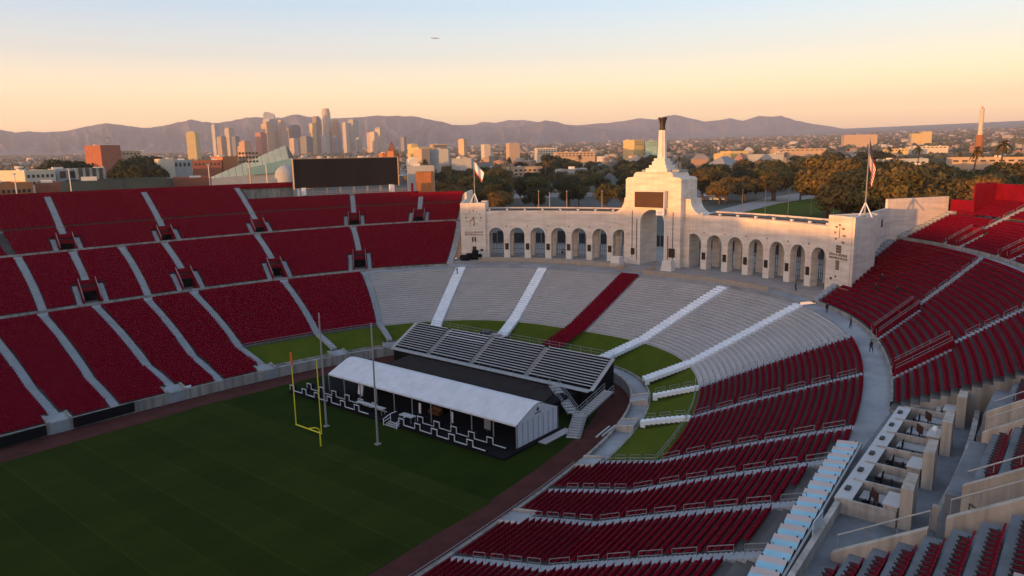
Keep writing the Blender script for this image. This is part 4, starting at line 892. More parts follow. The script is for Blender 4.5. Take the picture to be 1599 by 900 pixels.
for (ya, yb) in zip([s[1] for s in SEC[:-1]], [s[0] for s in SEC[1:]]):
    mb = MB()
    for k in range(NRW*2):
        t = k/(NRW*2); mb.box((lerp(XF+.15, XB, t), (ya+yb)/2, lerp(ZF, ZB, t)+.04), ((XB-XF)/(NRW*2)+.02, abs(ya-yb), .08))
    mb.build('stair_aisle', M['alu'], ts)
for y in (23.7, -21.5):
    mb = MB(); mb.box(((XF+XB)/2, y, (ZF+ZB)/2+.03), (7.4, .7, .1), M=Matrix.Rotation(-math.atan2(ZB-ZF, XB-XF), 3, 'Y')); mb.build('end_walk', M['alu'], ts)
mb = MB()
for z in (.5, 1.0): mb.cyl((XB+.5, 23.6, ZB+z), (XB+.5, -21.4, ZB+z), .03, n=5)
for k in range(22): y = lerp(23.6, -21.4, k/21); mb.cyl((XB+.5, y, ZB-.3), (XB+.5, y, ZB+1.0), .03, n=5)
mb.build('back_railing', M['rail'], ts)
mb = MB()
for z in (.5, 1.0): mb.cyl((XF-1.15, 23.3, ZF+z), (XF-1.15, -14.5, ZF+z), .03, n=5)
for k in range(16): y = lerp(23.3, -14.5, k/15); mb.cyl((XF-1.15, y, ZF), (XF-1.15, y, ZF+1.0), .03, n=5)
mb.build('front_railing', M['rail'], ts)
def stair(name, a, b, wdir, wdt, n, lb):
    a, b, wdir = Vector(a), Vector(b), Vector(wdir).normalized()
    r = empty(name, (b.x, b.y, 0), lb, 'stairs')
    for k in range(n):
        p = a.lerp(b, (k+.5)/n); mb = MB(); d = (b-a); d.z = 0; mb.box(p, (d.length/n*1.05, wdt, .09), math.atan2(d.y, d.x)); mb.build('tread', M['alu'], r)
    for s in (-1, 1):
        o = wdir*(s*wdt/2); mb = MB(); mb.bar(a+o, b+o, .08, .28)
        for z in (.55, 1.05): mb.cyl(a+o+Vector((0, 0, z)), b+o+Vector((0, 0, z)), .04, n=5)
        for k in range(4): p = a.lerp(b, k/3)+o; mb.cyl(p, p+Vector((0, 0, 1.05)), .035, n=5)
        mb.build('side_rail', M['rail'], r)
    return r
stair('stand_stairs', (90.0, -15.2, 2.75), (84.6, -22.6, 1.3), (1, -.7, 0), 1.5, 10, 'grey metal stairs slanting down from the front walkway of the temporary stand')
stair('stand_stairs', (92.4, -24.0, 2.9), (84.6, -24.2, 1.3), (0, 1, 0), 1.6, 12, 'grey metal stairs dropping from the end of the temporary stand to the landing')
stair('stand_stairs', (84.4, -24.0, 1.3), (79.2, -26.3, .05), (.3, 1, 0), 2.0, 9, 'lowest flight of grey metal stairs reaching the grass beside the tent')
lnd = empty('stair_landing', (84.9, -23.8, 0), 'square metal landing where the stairs of the temporary stand meet', 'landing')
mb = MB(); mb.box((85.0, -23.8, 1.3), (1.8, 2.2, .1)); mb.build('deck', M['alu'], lnd)
for sx in (-1, 1):
    for sy in (-1, 1): mb = MB(); mb.base_box((85.0+sx*.8, -23.8+sy*1.0, 0), (.1, .1, 1.25)); mb.build('leg', M['dark'], lnd)
for k, (x, y) in enumerate(((83.6, -28.4), (84.4, -28.9))):
    mb = MB(); mb.box((x, y, .12+.02*k), (4.6, .25, .18), R(8)); tag(mb.build('aluminium_plank', bp), 'loose aluminium bench plank lying on the track by the stairs', 'plank', 'loose planks on the track')
vp = empty('camera_platform', (99.6, 6.2, 0), 'black and grey equipment platform behind the temporary stand', 'platform')
mb = MB(); mb.box((99.7, 6.0, 2.9), (2.4, 5.6, 5.8)); mb.build('skirt', M['black'], vp)
mb = MB(); mb.box((99.7, 6.0, 5.88), (2.6, 5.8, .14)); mb.build('deck', M['alu'], vp)
mb = MB(); mb.box((99.7, 7.2, 6.25), (1.6, 1.8, .6)); mb.build('case', M['dark'], vp); mb = MB(); mb.box((99.5, 4.6, 6.15), (1.2, 1.6, .4)); mb.build('case', M['pole'], vp)
for y in (15.0, 9.5, -1.0):
    mb = MB(); mb.base_box((101.2, y, .006), (.5, .5, .3)); mb.cyl((101.2, y, .2), (101.2, y, 1.9), .05, n=6); tag(mb.build('track_post', M['pole']), 'short grey post behind the temporary stand', 'post', 'posts behind the temporary stand')
# ------------------------------------------------------------------ loge boxes and club seats on the near side
# glass canopy: folded panes above the last rows
cn = empty('glass_canopy', (55, -65.6, 11.4), 'zigzag canopy of pale blue glass panes in front of the loge boxes', 'canopy')
NPN = 16
def cy(x): return lerp(-66.1, -64.35, (x-41.5)/26.6)
for k in range(NPN):
    x0, x1 = lerp(41.5, 68.1, k/NPN), lerp(41.5, 68.1, (k+1)/NPN); xm = lerp(x0, x1, .52)
    xq = lerp(x0, x1, .46); xm = lerp(x0, x1, .80)
    for xa, xb, za, zb, mt in ((x0, xq, 12.28, 12.46, M['glass']), (xq, xm, 12.46, 12.60, M['pinkreflect']), (xm, x1, 12.60, 12.28, M['glass'])):
        mb = MB(); mb.prism([(xa, cy(xa)+.95, za-.12), (xb, cy(xb)+.95, zb-.12), (xb, cy(xb)-.85, zb+.1), (xa, cy(xa)-.85, za+.1)], (0, 0, .06)); mb.build('pane', mt, cn)
    for q, zq in ((.8, 12.50), (-.6, 12.66)): mb = MB(); mb.base_box((xm, cy(xm)+q, zq), (.09, .09, .14)); mb.build('clamp', M['dark'], cn)
for k in range(0, NPN+1, 2):
    x = lerp(41.6, 68.0, k/NPN); mb = MB(); mb.base_box((x, cy(x)+.6, 10.9), (.12, .12, 1.35)); mb.build('post', M['rail'], cn)
mb = MB(); mb.bar((41.5, cy(41.5)-1.05, 12.45), (68.1, cy(68.1)-1.05, 12.45), .16, .3); mb.build('gutter', M['rail'], cn)
mb = MB(); mb.prism([(41.5, -67.45, 12.0), (55.0, -66.85, 12.0), (55.0, -67.25, 12.0), (41.5, -67.85, 12.0)], (0, 0, .95)); tag(mb.build('concourse_wall', M['boxwall']), 'low concrete wall behind the glass canopy by the empty concourse', 'wall')
mb = MB(); mb.box((49.5, -67.1, 13.3), (2.2, .06, 1.0)); tag(mb.build('wind_screen', mat('clear_panel', (.5, .6, .65), rough=.1, var=0, spec=.6)), 'small upright glass panel standing on the low wall behind the canopy', 'wind screen')
# loge boxes
XL0, XL1 = 54.6, 79.0
lg = empty('loge_counter', (66, -67, 12), 'long white counter strip along the front of the loge boxes', 'counter')
for k in range(6):
    x0, x1 = lerp(XL0, XL1, k/6), lerp(XL0, XL1, (k+1)/6); f = lambda x: lerp(-67.35, -66.75, (x-XL0)/(XL1-XL0))
    mb = MB(); mb.prism([(x0+.02, f(x0)+.6, 13.02), (x1-.02, f(x1)+.6, 13.02), (x1-.02, f(x1)-.6, 13.02), (x0+.02, f(x0)-.6, 13.02)], (0, 0, .1)); mb.build('counter_top', M['counter'], lg)
    mb = MB(); xm = (x0+x1)/2; mb.box((xm, f(xm)+.1, 13.2), (.7, .35, .16)); tag(mb.build('tablet', M['dark']), 'black tablet device lying on the white loge counter', 'tablet', 'tablets on the loge counter')
mb = MB(); mb.prism([(XL0, -66.8, 12), (XL1, -66.2, 12), (XL1, -66.5, 12), (XL0, -67.1, 12)], (0, 0, 1.0)); mb.build('counter_front', M['boxwall'], lg)
for k in range(7):
    x = lerp(XL0, XL1, k/6); yf = lerp(-67.2, -66.6, k/6); mb = MB(); mb.box((x, (yf-71.0)/2, 12.6), (.22, 71.0+yf, 1.2)); tag(mb.build('box_divider', M['boxwall']), 'knee-high concrete divider between loge boxes, %s from the empty concourse' % ORD[k] if k else 'stained end divider of the loge boxes facing the empty concourse', 'divider', 'dividers between the loge boxes' if k else None)
for k, x in enumerate((54.9, 62.9, 71.0, 79.2)):
    r = empty('loge_wall', (x, -71.3, 12), ('tall beige loge end wall by the empty concourse', 'tall beige slab between loge boxes, next after the one by the concourse', 'tall beige slab between loge boxes with a white lamp by it', 'tall beige slab at the far end of the loge boxes by the wide walkway')[k], 'wall')
    mb = MB(); mb.prism([(x-.3, -71.15, 12), (x+2.9, -71.0, 12), (x+2.9, -71.7, 12), (x-.3, -71.95, 12)], (0, 0, 3.1)); mb.build('slab', M['beige'], r)
    mb = MB(); mb.box((x+.9, -70.55, 12.75), (2.2, .95, 1.5)); c = mb.build('cabinet', M['boxwall'], r)
    mb = MB(); mb.box((x+.9, -70.55, 13.55), (2.4, 1.1, .1)); mb.build('cabinet_top', M['counter'], c)
mb = MB(); mb.lathe((71.4, -70.6, 13.6), [(.05, 0), (.06, .35), (.28, .4), (.2, .7), (.05, .75)], 10); tag(mb.build('table_lamp', M['white']), 'small white lamp on the loge cabinet', 'lamp')
chm = M['black']
for k in range(6):
    xm = lerp(XL0, XL1, (k+.5)/6); ym = lerp(-67.3, -66.8, (k+.5)/6)
    if k in (0, 4, 5):
        tv = empty('television', (xm-.9, -69.3, 12), 'dark television on a post in the loge box %s' % ({0: 'by the empty concourse', 4: 'second from the wide walkway', 5: 'at the wide walkway'}[k]), 'television')
        mb = MB(); mb.base_box((xm-.9, -69.3, 12), (.12, .12, 1.3)); mb.build('post', M['dark'], tv); mb = MB(); mb.box((xm-.9, -69.3, 13.6), (1.0, .12, .75), R(35)); mb.build('screen', M['screen2'], tv)
    tb = empty('lounge_table', (xm, -69.4, 12), 'grey table in %s' % ('the loge box by the empty concourse', 'the second loge box from the concourse', 'the third loge box from the concourse', 'the fourth loge box from the concourse', 'the fifth loge box from the concourse', 'the loge box by the wide walkway')[k], 'table')
    if k in (0, 3, 4, 5):
        mb = MB(); mb.box((xm+.4, -69.2, 12.78), (1.5, 2.2, .08)); mb.build('table_top', M['pole'], tb)
    else:
        mb = MB(); mb.box((xm+1.2, -69.4, 12.6), (.9, 2.4, .08)); mb.build('table_top', M['boxwall'], tb)
    mb = MB(); mb.base_box((xm+.6, -69.3, 12), (.14, .14, .75)); mb.build('leg', M['dark'], tb)
    for j in range(3):
        cx_, cyy = xm-1.2+.95*j, ym-1.15-.15*(j % 2)
        ch = empty('loge_chair', (cx_, cyy, 12), 'black swivel chair pulled up to the white loge counter', 'chair', 'black chairs in the loge boxes')
        mb = MB(); mb.box((cx_, cyy, 12.48), (.52, .5, .1)); mb.build('seat', chm, ch); mb = MB(); mb.box((cx_, cyy-.27, 12.82), (.5, .08, .62), M=Matrix.Rotation(R(10), 3, 'X')); mb.build('backrest', chm, ch)
        mb = MB(); mb.cyl((cx_, cyy, 12), (cx_, cyy, 12.45), .05, n=6); mb.cyl((cx_, cyy, 12), (cx_, cyy, 12.04), .26, n=8); mb.build('pedestal', M['dark'], ch)
# concourse floor and low wall
mb = MB(); mb.prism([(20, -66.2, 11.7), (79, -65.3, 11.7), (98, -66, 11.7), (98, -92, 11.7), (20, -92, 11.7)], (0, 0, .31)); tag(mb.build('concourse', M['clubfloor']), kind='structure')
lw = empty('concourse_wall', (70, -73.4, 12), 'long low curved concrete wall between the concourse and the club seats', 'wall')
pt = [(56.2, -73.35), (62, -73.45), (68, -73.4), (74, -73.15), (80, -72.75), (88, -72.0)]
mb = MB()
for a, b in zip(pt[:-1], pt[1:]): mb.prism([(a[0], a[1]+.22, 12), (b[0], b[1]+.22, 12), (b[0], b[1]-.22, 12), (a[0], a[1]-.22, 12)], (0, 0, 1.35))
mb.build('wall', M['boxwall'], lw); mb = MB(); mb.box((56.0, -73.35, 12.9), (.5, .7, 1.8)); mb.build('end_post', M['beige'], lw)
mb = MB(); mb.prism([(79.3, -69.4, 12), (82.2, -69.2, 12), (82.2, -69.6, 12), (79.3, -69.8, 12)], (0, 0, 1.3)); tag(mb.build('concourse_wall', M['boxwall']), 'short concrete wall closing the concourse beyond the loge slabs', 'wall')
# club blocks
CW, CH, CY0, CZ0 = 1.39, .897, -68.35, 12.05
def cz(y): return 12.0+.645*(-68.6-y)
club = empty('club_terrace', (50, -74, 12), 'steep grey stepped terrace carrying the club seats', 'terrace')
def club_block(x0, x1, k0, k1):
    mb = MB()
    for k in range(k0, k1):
        y = CY0-CW*k; z = CZ0+CH*k
        mb.prism([(x0, y, 11.8), (x1, y, 11.8), (x1, y-CW, 11.8), (x0, y-CW, 11.8)][::-1], (0, 0, z-11.8))
    return mb.build('terrace_block', M['clubfloor'], club)
club_block(10, 47.3, 0, 13); club_block(54.2, 65.8, 4, 13); club_block(72.6, 82.0, 4, 13)
for x0, x1 in ((54.2, 65.8), (72.6, 82.0)):
    mb = MB(); mb.box(((x0+x1)/2, -73.75, 12.9), (x1-x0, .3, 1.9)); mb.build('terrace_block', M['clubfloor'], club)
for x0, x1 in ((47.3, 54.2), (65.8, 72.6)):
    mb = MB(); mb.prism([(x0, -73.6, 11.8), (x1, -73.6, 11.8), (x1, -80, 11.8), (x0, -80, 11.8)][::-1], (0, 0, .35)); mb.build('vomitory_floor', M['clubfloor'], club)
    mb = MB(); mb.prism([(x0, -80.2, 11.8), (x1, -80.2, 11.8), (x1, -85, 11.8), (x0, -85, 11.8)][::-1], (0, 0, 8.5)); mb.build('vomitory_back', M['boxwall'], club)
def slope_wall(x, ya, yb, th, lb, low=None):
    mb = MB(); z0 = (lambda y: cz(y)-.15) if low is None else (lambda y: low)
    mb.prism([(x-th/2, ya, z0(ya)), (x-th/2, yb, z0(yb)), (x-th/2, yb, cz(yb)+.55), (x-th/2, ya, cz(ya)+.55)], (th, 0, 0)); tag(mb.build('stair_parapet', M['beige']), lb, 'parapet')
slope_wall(47.6, -68.6, -74.0, .55, 'sloping beige parapet at the end of the largest block of club seats', 11.9)
slope_wall(48.6, -74.8, -79.5, .55, 'sloping beige parapet along the stair opening nearest the brown cabinet', 12.0)
slope_wall(54.0, -74.9, -79.5, .5, 'sloping beige parapet with thin handrails on the far side of the stair opening', 12.0)
slope_wall(66.1, -74.6, -79.0, .5, 'sloping beige parapet at the end of the middle block of club seats', 12.0)
slope_wall(72.4, -74.2, -79.0, .5, 'sloping beige parapet before the farthest block of club seats', 12.0)
def slope_rail(x, ya, yb, lb, h=1.5):
    r = empty('stair_rail', (x, ya, cz(ya)), lb, 'railing'); mb = MB(); mb.cyl((x, ya, cz(ya)+h), (x, yb, cz(yb)+h), .05, n=6); mb.build('top_rail', M['alu'], r)
    for k in range(4):
        y = lerp(ya, yb, k/3); mb = MB(); mb.cyl((x, y, cz(y)+.5), (x, y, cz(y)+h), .035, n=5); mb.build('rail_post', M['rail'], r)
slope_rail(48.0, -68.8, -74.0, 'thin pale rail above the parapet by the largest club block'); slope_rail(49.0, -74.9, -79.3, 'thin pale rail above the stair opening nearest the cabinet')
slope_rail(55.0, -75.0, -79.3, 'thin pale rail at the front of the middle club block', 1.1); slope_rail(66.5, -74.8, -79.0, 'thin pale rail at the end of the middle club block'); slope_rail(73.2, -74.6, -79, 'thin pale rail before the farthest club block', 1.1)
for k in range(3):
    mb = MB(); a, b = Vector((53.6, -75.4-.5*k, 15.6-.5*k)), Vector((53.6, -78.6-.5*k, 13.4-.5*k)); mb.cyl(a, b, .035, n=5); mb.cyl(a, a-Vector((0, 0, 1.0)), .03, n=5); mb.cyl(b, b-Vector((0, 0, 1.0)), .03, n=5)
    tag(mb.build('stair_rail', M['dark']), 'thin dark handrail descending inside the stair opening', 'railing', 'dark handrails inside the stair opening')
# one club seat: pan, curved backrest, two armrests with posts
def club_seat_proto():
    r = empty('club_chair', (0, 0, 0))
    mb = MB(); pr = [(-.24, .42), (.02, .45), (.24, .47), (.27, .44), (.24, .37), (-.24, .34)]
    mb.prism([(-.25, y, z) for y, z in pr], (.50, 0, 0)); mb.build('seat_pan', M['seatclub'], r)
    mb = MB(); V = []; nx = 5
    for th in (0, .07):
        for z, o in ((.38, 0), (.70, -.05), (.98, -.12)):
            for i in range(nx):
                u = i/(nx-1)*2-1; V.append((u*.255, -.22+o-.04*(1-u*u)-th, z+(.07*(1-u*u) if z > .9 else 0)))
    q = nx*3; fs = []
    for j in range(2):
        for i in range(nx-1):
            a = j*nx+i; fs += [(a, a+1, a+1+nx, a+nx), (q+a+nx, q+a+1+nx, q+a+1, q+a)]
    for i in range(nx-1): fs += [(2*nx+i, 2*nx+i+1, q+2*nx+i+1, q+2*nx+i), (i+1, i, q+i, q+i+1)]
    for j in range(2): fs += [(j*nx, (j+1)*nx, q+(j+1)*nx, q+j*nx), ((j+1)*nx-1, q+(j+1)*nx-1, q+(j+2)*nx-1, (j+2)*nx-1)]
    mb.add(V, fs); mb.build('backrest', M['seatclub'], r, smooth=False)
    for s in (-1,):
        mb = MB(); mb.box((s*.29, .06, .66), (.07, .44, .06)); mb.box((s*.29, .20, .34), (.05, .08, .66)); mb.box((s*.29, .27, .64), (.10, .12, .10)); mb.build('armrest', M['dark'], r)
    mb = MB(); mb.box((0, -.12, .19), (.08, .12, .38)); mb.build('stanchion', M['dark'], r)
    return r
proto = club_seat_proto(); first = True
for bx0, bx1, k0, k1, lb, gr in ((36.0, 45.6, 0, 8, 'crimson club chair in the large block by the brown cabinet', 'club seats of the largest block'), (55.2, 65.0, 5, 8, 'crimson club chair in the block between the two stair openings', 'club seats of the middle block'), (73.8, 81.6, 5, 7, 'crimson club chair in the block beyond both stair openings', 'club seats of the farthest block')):
    for k in range(k0, k1):
        n = int((bx1-bx0)/.58); off = .10*k if bx0 < 40 else 0
        for i in range(n):
            o = proto if first else copy_tree(proto); first = False
            o.location = (bx1-.3-.58*i+off*.3, CY0-CW*k-.86, CZ0+CH*k); tag(o, lb.replace(' in the', ', %s row up, in the' % ORD[k-k0], 1), 'chair', gr+', %s row' % ORD[k-k0])
        mb = MB(); mb.box((bx1+.75, CY0-CW*k-.9, CZ0+CH*k+.012), (1.0, .12, .02)); mb.build('aisle_mark', M['dark'], club)
cb = empty('cabinet', (37.0, -79.6, 20.0), 'brown leather sided cabinet with grey top among the club seats', 'cabinet')
zc = CZ0+CH*7
mb = MB(); mb.base_box((37.0, -79.75, zc), (1.7, 1.5, 1.25)); b_ = mb.build('body', M['brown'], cb); 
for s in (-.43, .43): mb = MB(); mb.box((37.0+s, -79.7, zc+1.3), (.84, 1.65, .10)); mb.build('top_panel', M['boxwall'], cb)
mb = MB(); mb.base_box((34.6, -80.0, zc), (1.6, 1.2, 1.6)); tag(mb.build('white_box', M['white']), 'white box at the near end of the brown cabinet', 'box')
# ------------------------------------------------------------------ land, mountains, city, trees
from mathutils import noise as mnoise
HAZE = (-262.0, 17600.0, -760.0, 17600.0, -1.2, 1020.0)
def terrain(x, y):
    r = math.hypot(x-CAM.x, y-CAM.y); az = math.degrees(math.atan2(x-CAM.x, y-CAM.y)); u = min(1, max(0, (az-15)/72))
    h = lerp(105, 190, u**1.5); return 11.2+(h*(max(0, r-1200)/8000)**1.35)+(4*mnoise.noise((x/900, y/900, 0)) if r > 1500 else 0)
M['ground'] = mat('city_ground', (.105, .098, .092), var=.3, scale=.02, c2=(.06, .066, .045))
mb = MB(); NA = 144; rad = [330, 500, 750, 1100, 1600, 2300, 3300, 4700, 6500, 9000, 12500, 16500]
grid = [[ring_pt(grow(L_RIM, .5), 2*math.pi*k/NA, 11.2) for k in range(NA)]]
for r in rad:
    row = []
    for k in range(NA):
        p = ring_pt(grow(L_RIM, .5), 2*math.pi*k/NA); a = math.atan2(p.y, p.x); x, y = r*math.cos(a), r*math.sin(a)
        x = min(max(x, HAZE[0]+3), HAZE[1]-60); y = min(max(y, HAZE[2]+3), HAZE[3]-60); row.append(Vector((x, y, terrain(x, y))))
    grid.append(row)
for i in range(len(grid)-1):
    for k in range(NA): mb.quad(grid[i][k], grid[i][(k+1) % NA], grid[i+1][(k+1) % NA], grid[i+1][k])
tag(mb.build('ground', M['ground'], origin=(0, 0, 0)), kind='structure')
# mountains
M['mount'] = mat('chaparral', (.18, .145, .14), var=.35, scale=.0018, c2=(.08, .075, .082), detail=8)
def ridge_range(name, prof, dist, depth, foot, seed):
    def top(px):
        for (a, ya), (b, yb) in zip(prof[:-1], prof[1:]):
            if a <= px <= b: return lerp(ya, yb, (px-a)/(b-a))
    x0, x1 = prof[0][0], prof[-1][0]; n = int((x1-x0)/2); m = 30; V = []
    for j in range(-3, m+1):
        for i in range(n+1):
            px = lerp(x0, x1, i/n); P = ray(px, top(px), dist); d = Vector((P.x-CAM.x, P.y-CAM.y)); L = d.length; d /= L
            zt = P.z; zf = foot
            if j <= 0: L2 = L-j*depth*.22; z = zt-(-j)*.2*(zt-foot)
            else:
                u = j/m; L2 = L-depth*u; rn = 1-abs(mnoise.noise((px*.045, u*1.7, seed))*2); rn2 = 1-abs(mnoise.noise((px*.13, u*5, seed+5))*2)*.7-abs(mnoise.noise((px*.31, u*9, seed+9)))*.6
                z = zf+(zt-zf)*((1-u)**1.25)*(1-.75*math.sin(math.pi*min(1, u*1.05))*(1-rn)-.35*math.sin(math.pi*u)*(1-rn2))
            V.append((CAM.x+d.x*L2, CAM.y+d.y*L2, z if j != 0 else zt))
    k = n+1; F = np.array([[j*k+i, j*k+i+1, (j+1)*k+i+1, (j+1)*k+i] for j in range(m+3) for i in range(n)])
    o = link(name, np_mesh(name, np.array(V), F, M['mount'], smooth=False)); tag(o, kind='structure')
near = [(-90, 206), (-40, 208), (0, 203), (25, 207), (45, 205), (70, 207), (100, 205), (130, 199), (150, 195), (168, 193), (190, 195), (215, 199), (235, 200), (260, 196), (285, 190), (300, 187), (315, 191), (340, 192), (360, 189), (385, 184), (400, 183), (420, 185), (440, 184), (460, 179), (480, 182), (505, 187), (530, 184), (560, 183), (590, 181), (620, 181), (650, 182), (670, 187), (690, 190), (705, 195), (730, 197), (775, 199), (805, 199), (830, 194), (852, 187.5), (870, 191), (892, 197), (930, 199), (980, 205), (1050, 209), (1130, 213), (1240, 215), (1360, 216), (1480, 213), (1545, 205), (1620, 206), (1720, 208)]
far = [(640, 196), (700, 197), (737, 195), (755, 190.5), (775, 192), (795, 187.5), (820, 188), (850, 192), (900, 196), (950, 192), (985, 187), (1000, 185), (1025, 187.5), (1037, 182), (1054, 179.5), (1075, 184), (1100, 190), (1125, 187.5), (1140, 184.5), (1160, 189), (1185, 181), (1207, 182.5), (1220, 181), (1240, 187.5), (1262, 192.5), (1287, 196), (1325, 202), (1380, 207), (1460, 212)]
def rough_prof(P, amp, seed):
    out = []
    for (a, ya), (b, yb) in zip(P[:-1], P[1:]):
        for q in range(3): t = q/3; out.append((lerp(a, b, t), lerp(ya, yb, t)+amp*mnoise.noise((lerp(a, b, t)*.13, seed, 0))))
    return out+[P[-1]]
ridge_range('hills', rough_prof(near, 1.6, 3.3), 11800, 3200, 120, 3.3); ridge_range('hills', rough_prof(far, 1.4, 9.1), 16100, 2600, 180, 9.1)
# --- towers downtown
facm = {}
def tower_mat(c):
    key = tuple(round(x, 2) for x in c)
    if key not in facm:
        m = bpy.data.materials.new('tower_facade'); m.use_nodes = True; t = m.node_tree; b = t.nodes['Principled BSDF']; b.inputs['Roughness'].default_value = .45; b.inputs['Specular IOR Level'].default_value = .5
        g = t.nodes.new('ShaderNodeNewGeometry'); wv = t.nodes.new('ShaderNodeTexBrick'); wv.inputs['Scale'].default_value = .05; wv.inputs['Mortar Size'].default_value = .025
        wv.inputs['Color1'].default_value = (*c, 1); wv.inputs['Color2'].default_value = (*[x*.82 for x in c], 1); wv.inputs['Mortar'].default_value = (*[x*.55 for x in c], 1)
        mp = t.nodes.new('ShaderNodeMapping'); mp.inputs['Rotation'].default_value = (R(90), 0, R(37)); t.links.new(g.outputs['Position'], mp.inputs[0]); t.links.new(mp.outputs[0], wv.inputs[0]); t.links.new(wv.outputs[0], b.inputs['Base Color']); facm[key] = m
    return facm[key]
def skyscraper(px0, px1, ytop, dist, c, label, style=0, rot=16, yb=242):
    w_ = (px1-px0)/FPX*dist*1.04; pc = (px0+px1)/2; P = ray(pc, ytop, dist); zb = terrain(P.x, P.y)-6; H = P.z-zb; rz = R(rot); wd = w_/1.12; m = tower_mat(c)
    r = empty('skyscraper', (P.x, P.y, zb), label, 'skyscraper', None)
    def bx(name, wx, wy, z0, z1, mt=None, par=None):
        mb = MB(); mb.base_box((P.x, P.y, zb+z0), (wx, wy, z1-z0), rz); return mb.build(name, mt or m, par or r)
    if style == 0: bx('shaft', wd, wd*.8, 0, H*.965); bx('crown', wd*.8, wd*.6, H*.965, H)
    elif style == 1:                                                   # round shaft with stepped crown
        mb = MB(); mb.lathe((P.x, P.y, zb), [(wd*.62, 0), (wd*.62, H*.55), (wd*.58, H*.56), (wd*.58, H*.80), (wd*.52, H*.81), (wd*.52, H*.94), (wd*.46, H*.95), (wd*.46, H)], 20); mb.build('shaft', m, r)
        mb = MB(); mb.lathe((P.x, P.y, zb+H), [(wd*.40, 0), (wd*.40, H*.03), (wd*.2, H*.03)], 20); mb.build('crown', m, r)
    elif style == 2:                                                   # glass sail top
        bx('shaft', wd, wd*.75, 0, H*.84); mb = MB()
        pr = [(-.5, .84), (-.5, .95), (-.42, .985), (-.2, 1.0), (.25, .975), (.5, .93), (.5, .84)]; q = Matrix.Rotation(R(-45), 3, 'Z')
        mb.prism([q @ Vector((u*wd, -wd*.3, 0))+Vector((P.x, P.y, zb+H*v)) for u, v in pr], q @ Vector((0, wd*.6, 0))); mb.build('sail_crown', tower_mat((.42, .46, .52)), r)
    elif style == 3: bx('shaft', wd, wd*.8, 0, H*.72); bx('upper_shaft', wd*.78, wd*.62, H*.72, H*.93); bx('crown', wd*.5, wd*.4, H*.93, H)
    elif style == 4:
        bx('shaft', wd, wd*.8, 0, H*.9); mb = MB(); Rm = Matrix.Rotation(rz, 3, 'Z'); n = 8
        mb.prism([Rm @ Vector((wd*.5*math.cos(math.pi*k/n), -wd*.4, 0))+Vector((P.x, P.y, zb+H*.9+H*.1*math.sin(math.pi*k/n))) for k in range(n+1)], Rm @ Vector((0, wd*.8, 0))); mb.build('curved_crown', m, r)
    return r
for a in ((292, 309, 206, 3600, (.55, .42, .16), 'short gold slab tower standing alone west of the skyline', 0, 40), (331, 339, 194, 4700, (.42, .42, .42), 'very slim pale grey tower beside the gold slab', 0), (340, 351, 212, 4300, (.34, .24, .16), 'brown tower with dark arched top near the slim grey one', 4), (352, 363, 200, 4800, (.42, .36, .30), 'tan slab tower beside the slim pale grey one', 0),
          (363, 372, 213, 4700, (.10, .14, .20), 'short dark blue tower next to the tan slab', 0), (373, 391, 220, 4200, (.48, .24, .12), 'low orange twin block before the main cluster', 3), (400, 414, 207, 4400, (.34, .10, .07), 'squat red brick coloured tower at the edge of the cluster', 0), (407, 425, 190, 4900, (.50, .33, .20), 'orange tan tower partly hiding the sail topped one', 3),
          (412, 428, 175, 5000, (.40, .42, .46), 'tallest glass tower with curved sail crown', 2), (425, 435, 187, 5100, (.42, .24, .18), 'reddish slim tower beside the sail topped one', 0), (431, 446, 188, 4950, (.50, .34, .25), 'pinkish tan tower with stepped top right of the sail crown', 3), (446, 466, 195, 5200, (.13, .14, .18), 'wide dark slate tower with curved roof', 4),
          (453, 464, 216, 4400, (.46, .36, .30), 'short tan tower before the dark slate one', 0), (470, 486, 213, 4600, (.09, .12, .17), 'short dark blue glass block', 0), (483, 492, 193, 5000, (.60, .44, .18), 'slim yellow lit tower against the brown one', 0), (488, 499, 182, 5100, (.20, .15, .14), 'tall flat topped brown tower', 0),
          (498, 504, 197, 5300, (.25, .27, .30), 'thin grey tower between the brown and the round one', 0), (502, 515, 172, 5230, (.60, .50, .36), 'tall round cream tower with stepped crown', 1), (502, 512, 210, 4600, (.36, .40, .40), 'small pale block before the round tower', 0), (517, 530, 188, 5200, (.46, .28, .17), 'tower with orange lit top and grey shaft', 3), (520, 530, 213, 4700, (.16, .20, .26), 'short blue grey block below the orange topped tower', 0),
          (535, 543, 191, 5000, (.46, .40, .36), 'slim pale tower east of the orange topped one', 0), (543, 558, 187, 5200, (.30, .33, .31), 'broad grey green tower at the east end of the cluster', 0), (556, 564, 215, 5100, (.26, .30, .28), 'small grey green block beside the broad grey green tower', 0), (573, 581, 207, 4900, (.42, .32, .26), 'short brick tan tower by the paired tan slabs', 0),
          (578, 589, 206, 4700, (.52, .42, .34), 'lower of the paired tan slabs', 0), (586, 598, 198, 4800, (.48, .39, .32), 'taller of the paired tan slabs', 4), (626, 634, 214, 4600, (.07, .10, .15), 'lone dark blue tower right of the skyline', 0), (716, 729, 217, 3000, (.50, .33, .20), 'lone tan tower over the low city', 0)):
    skyscraper(*a)
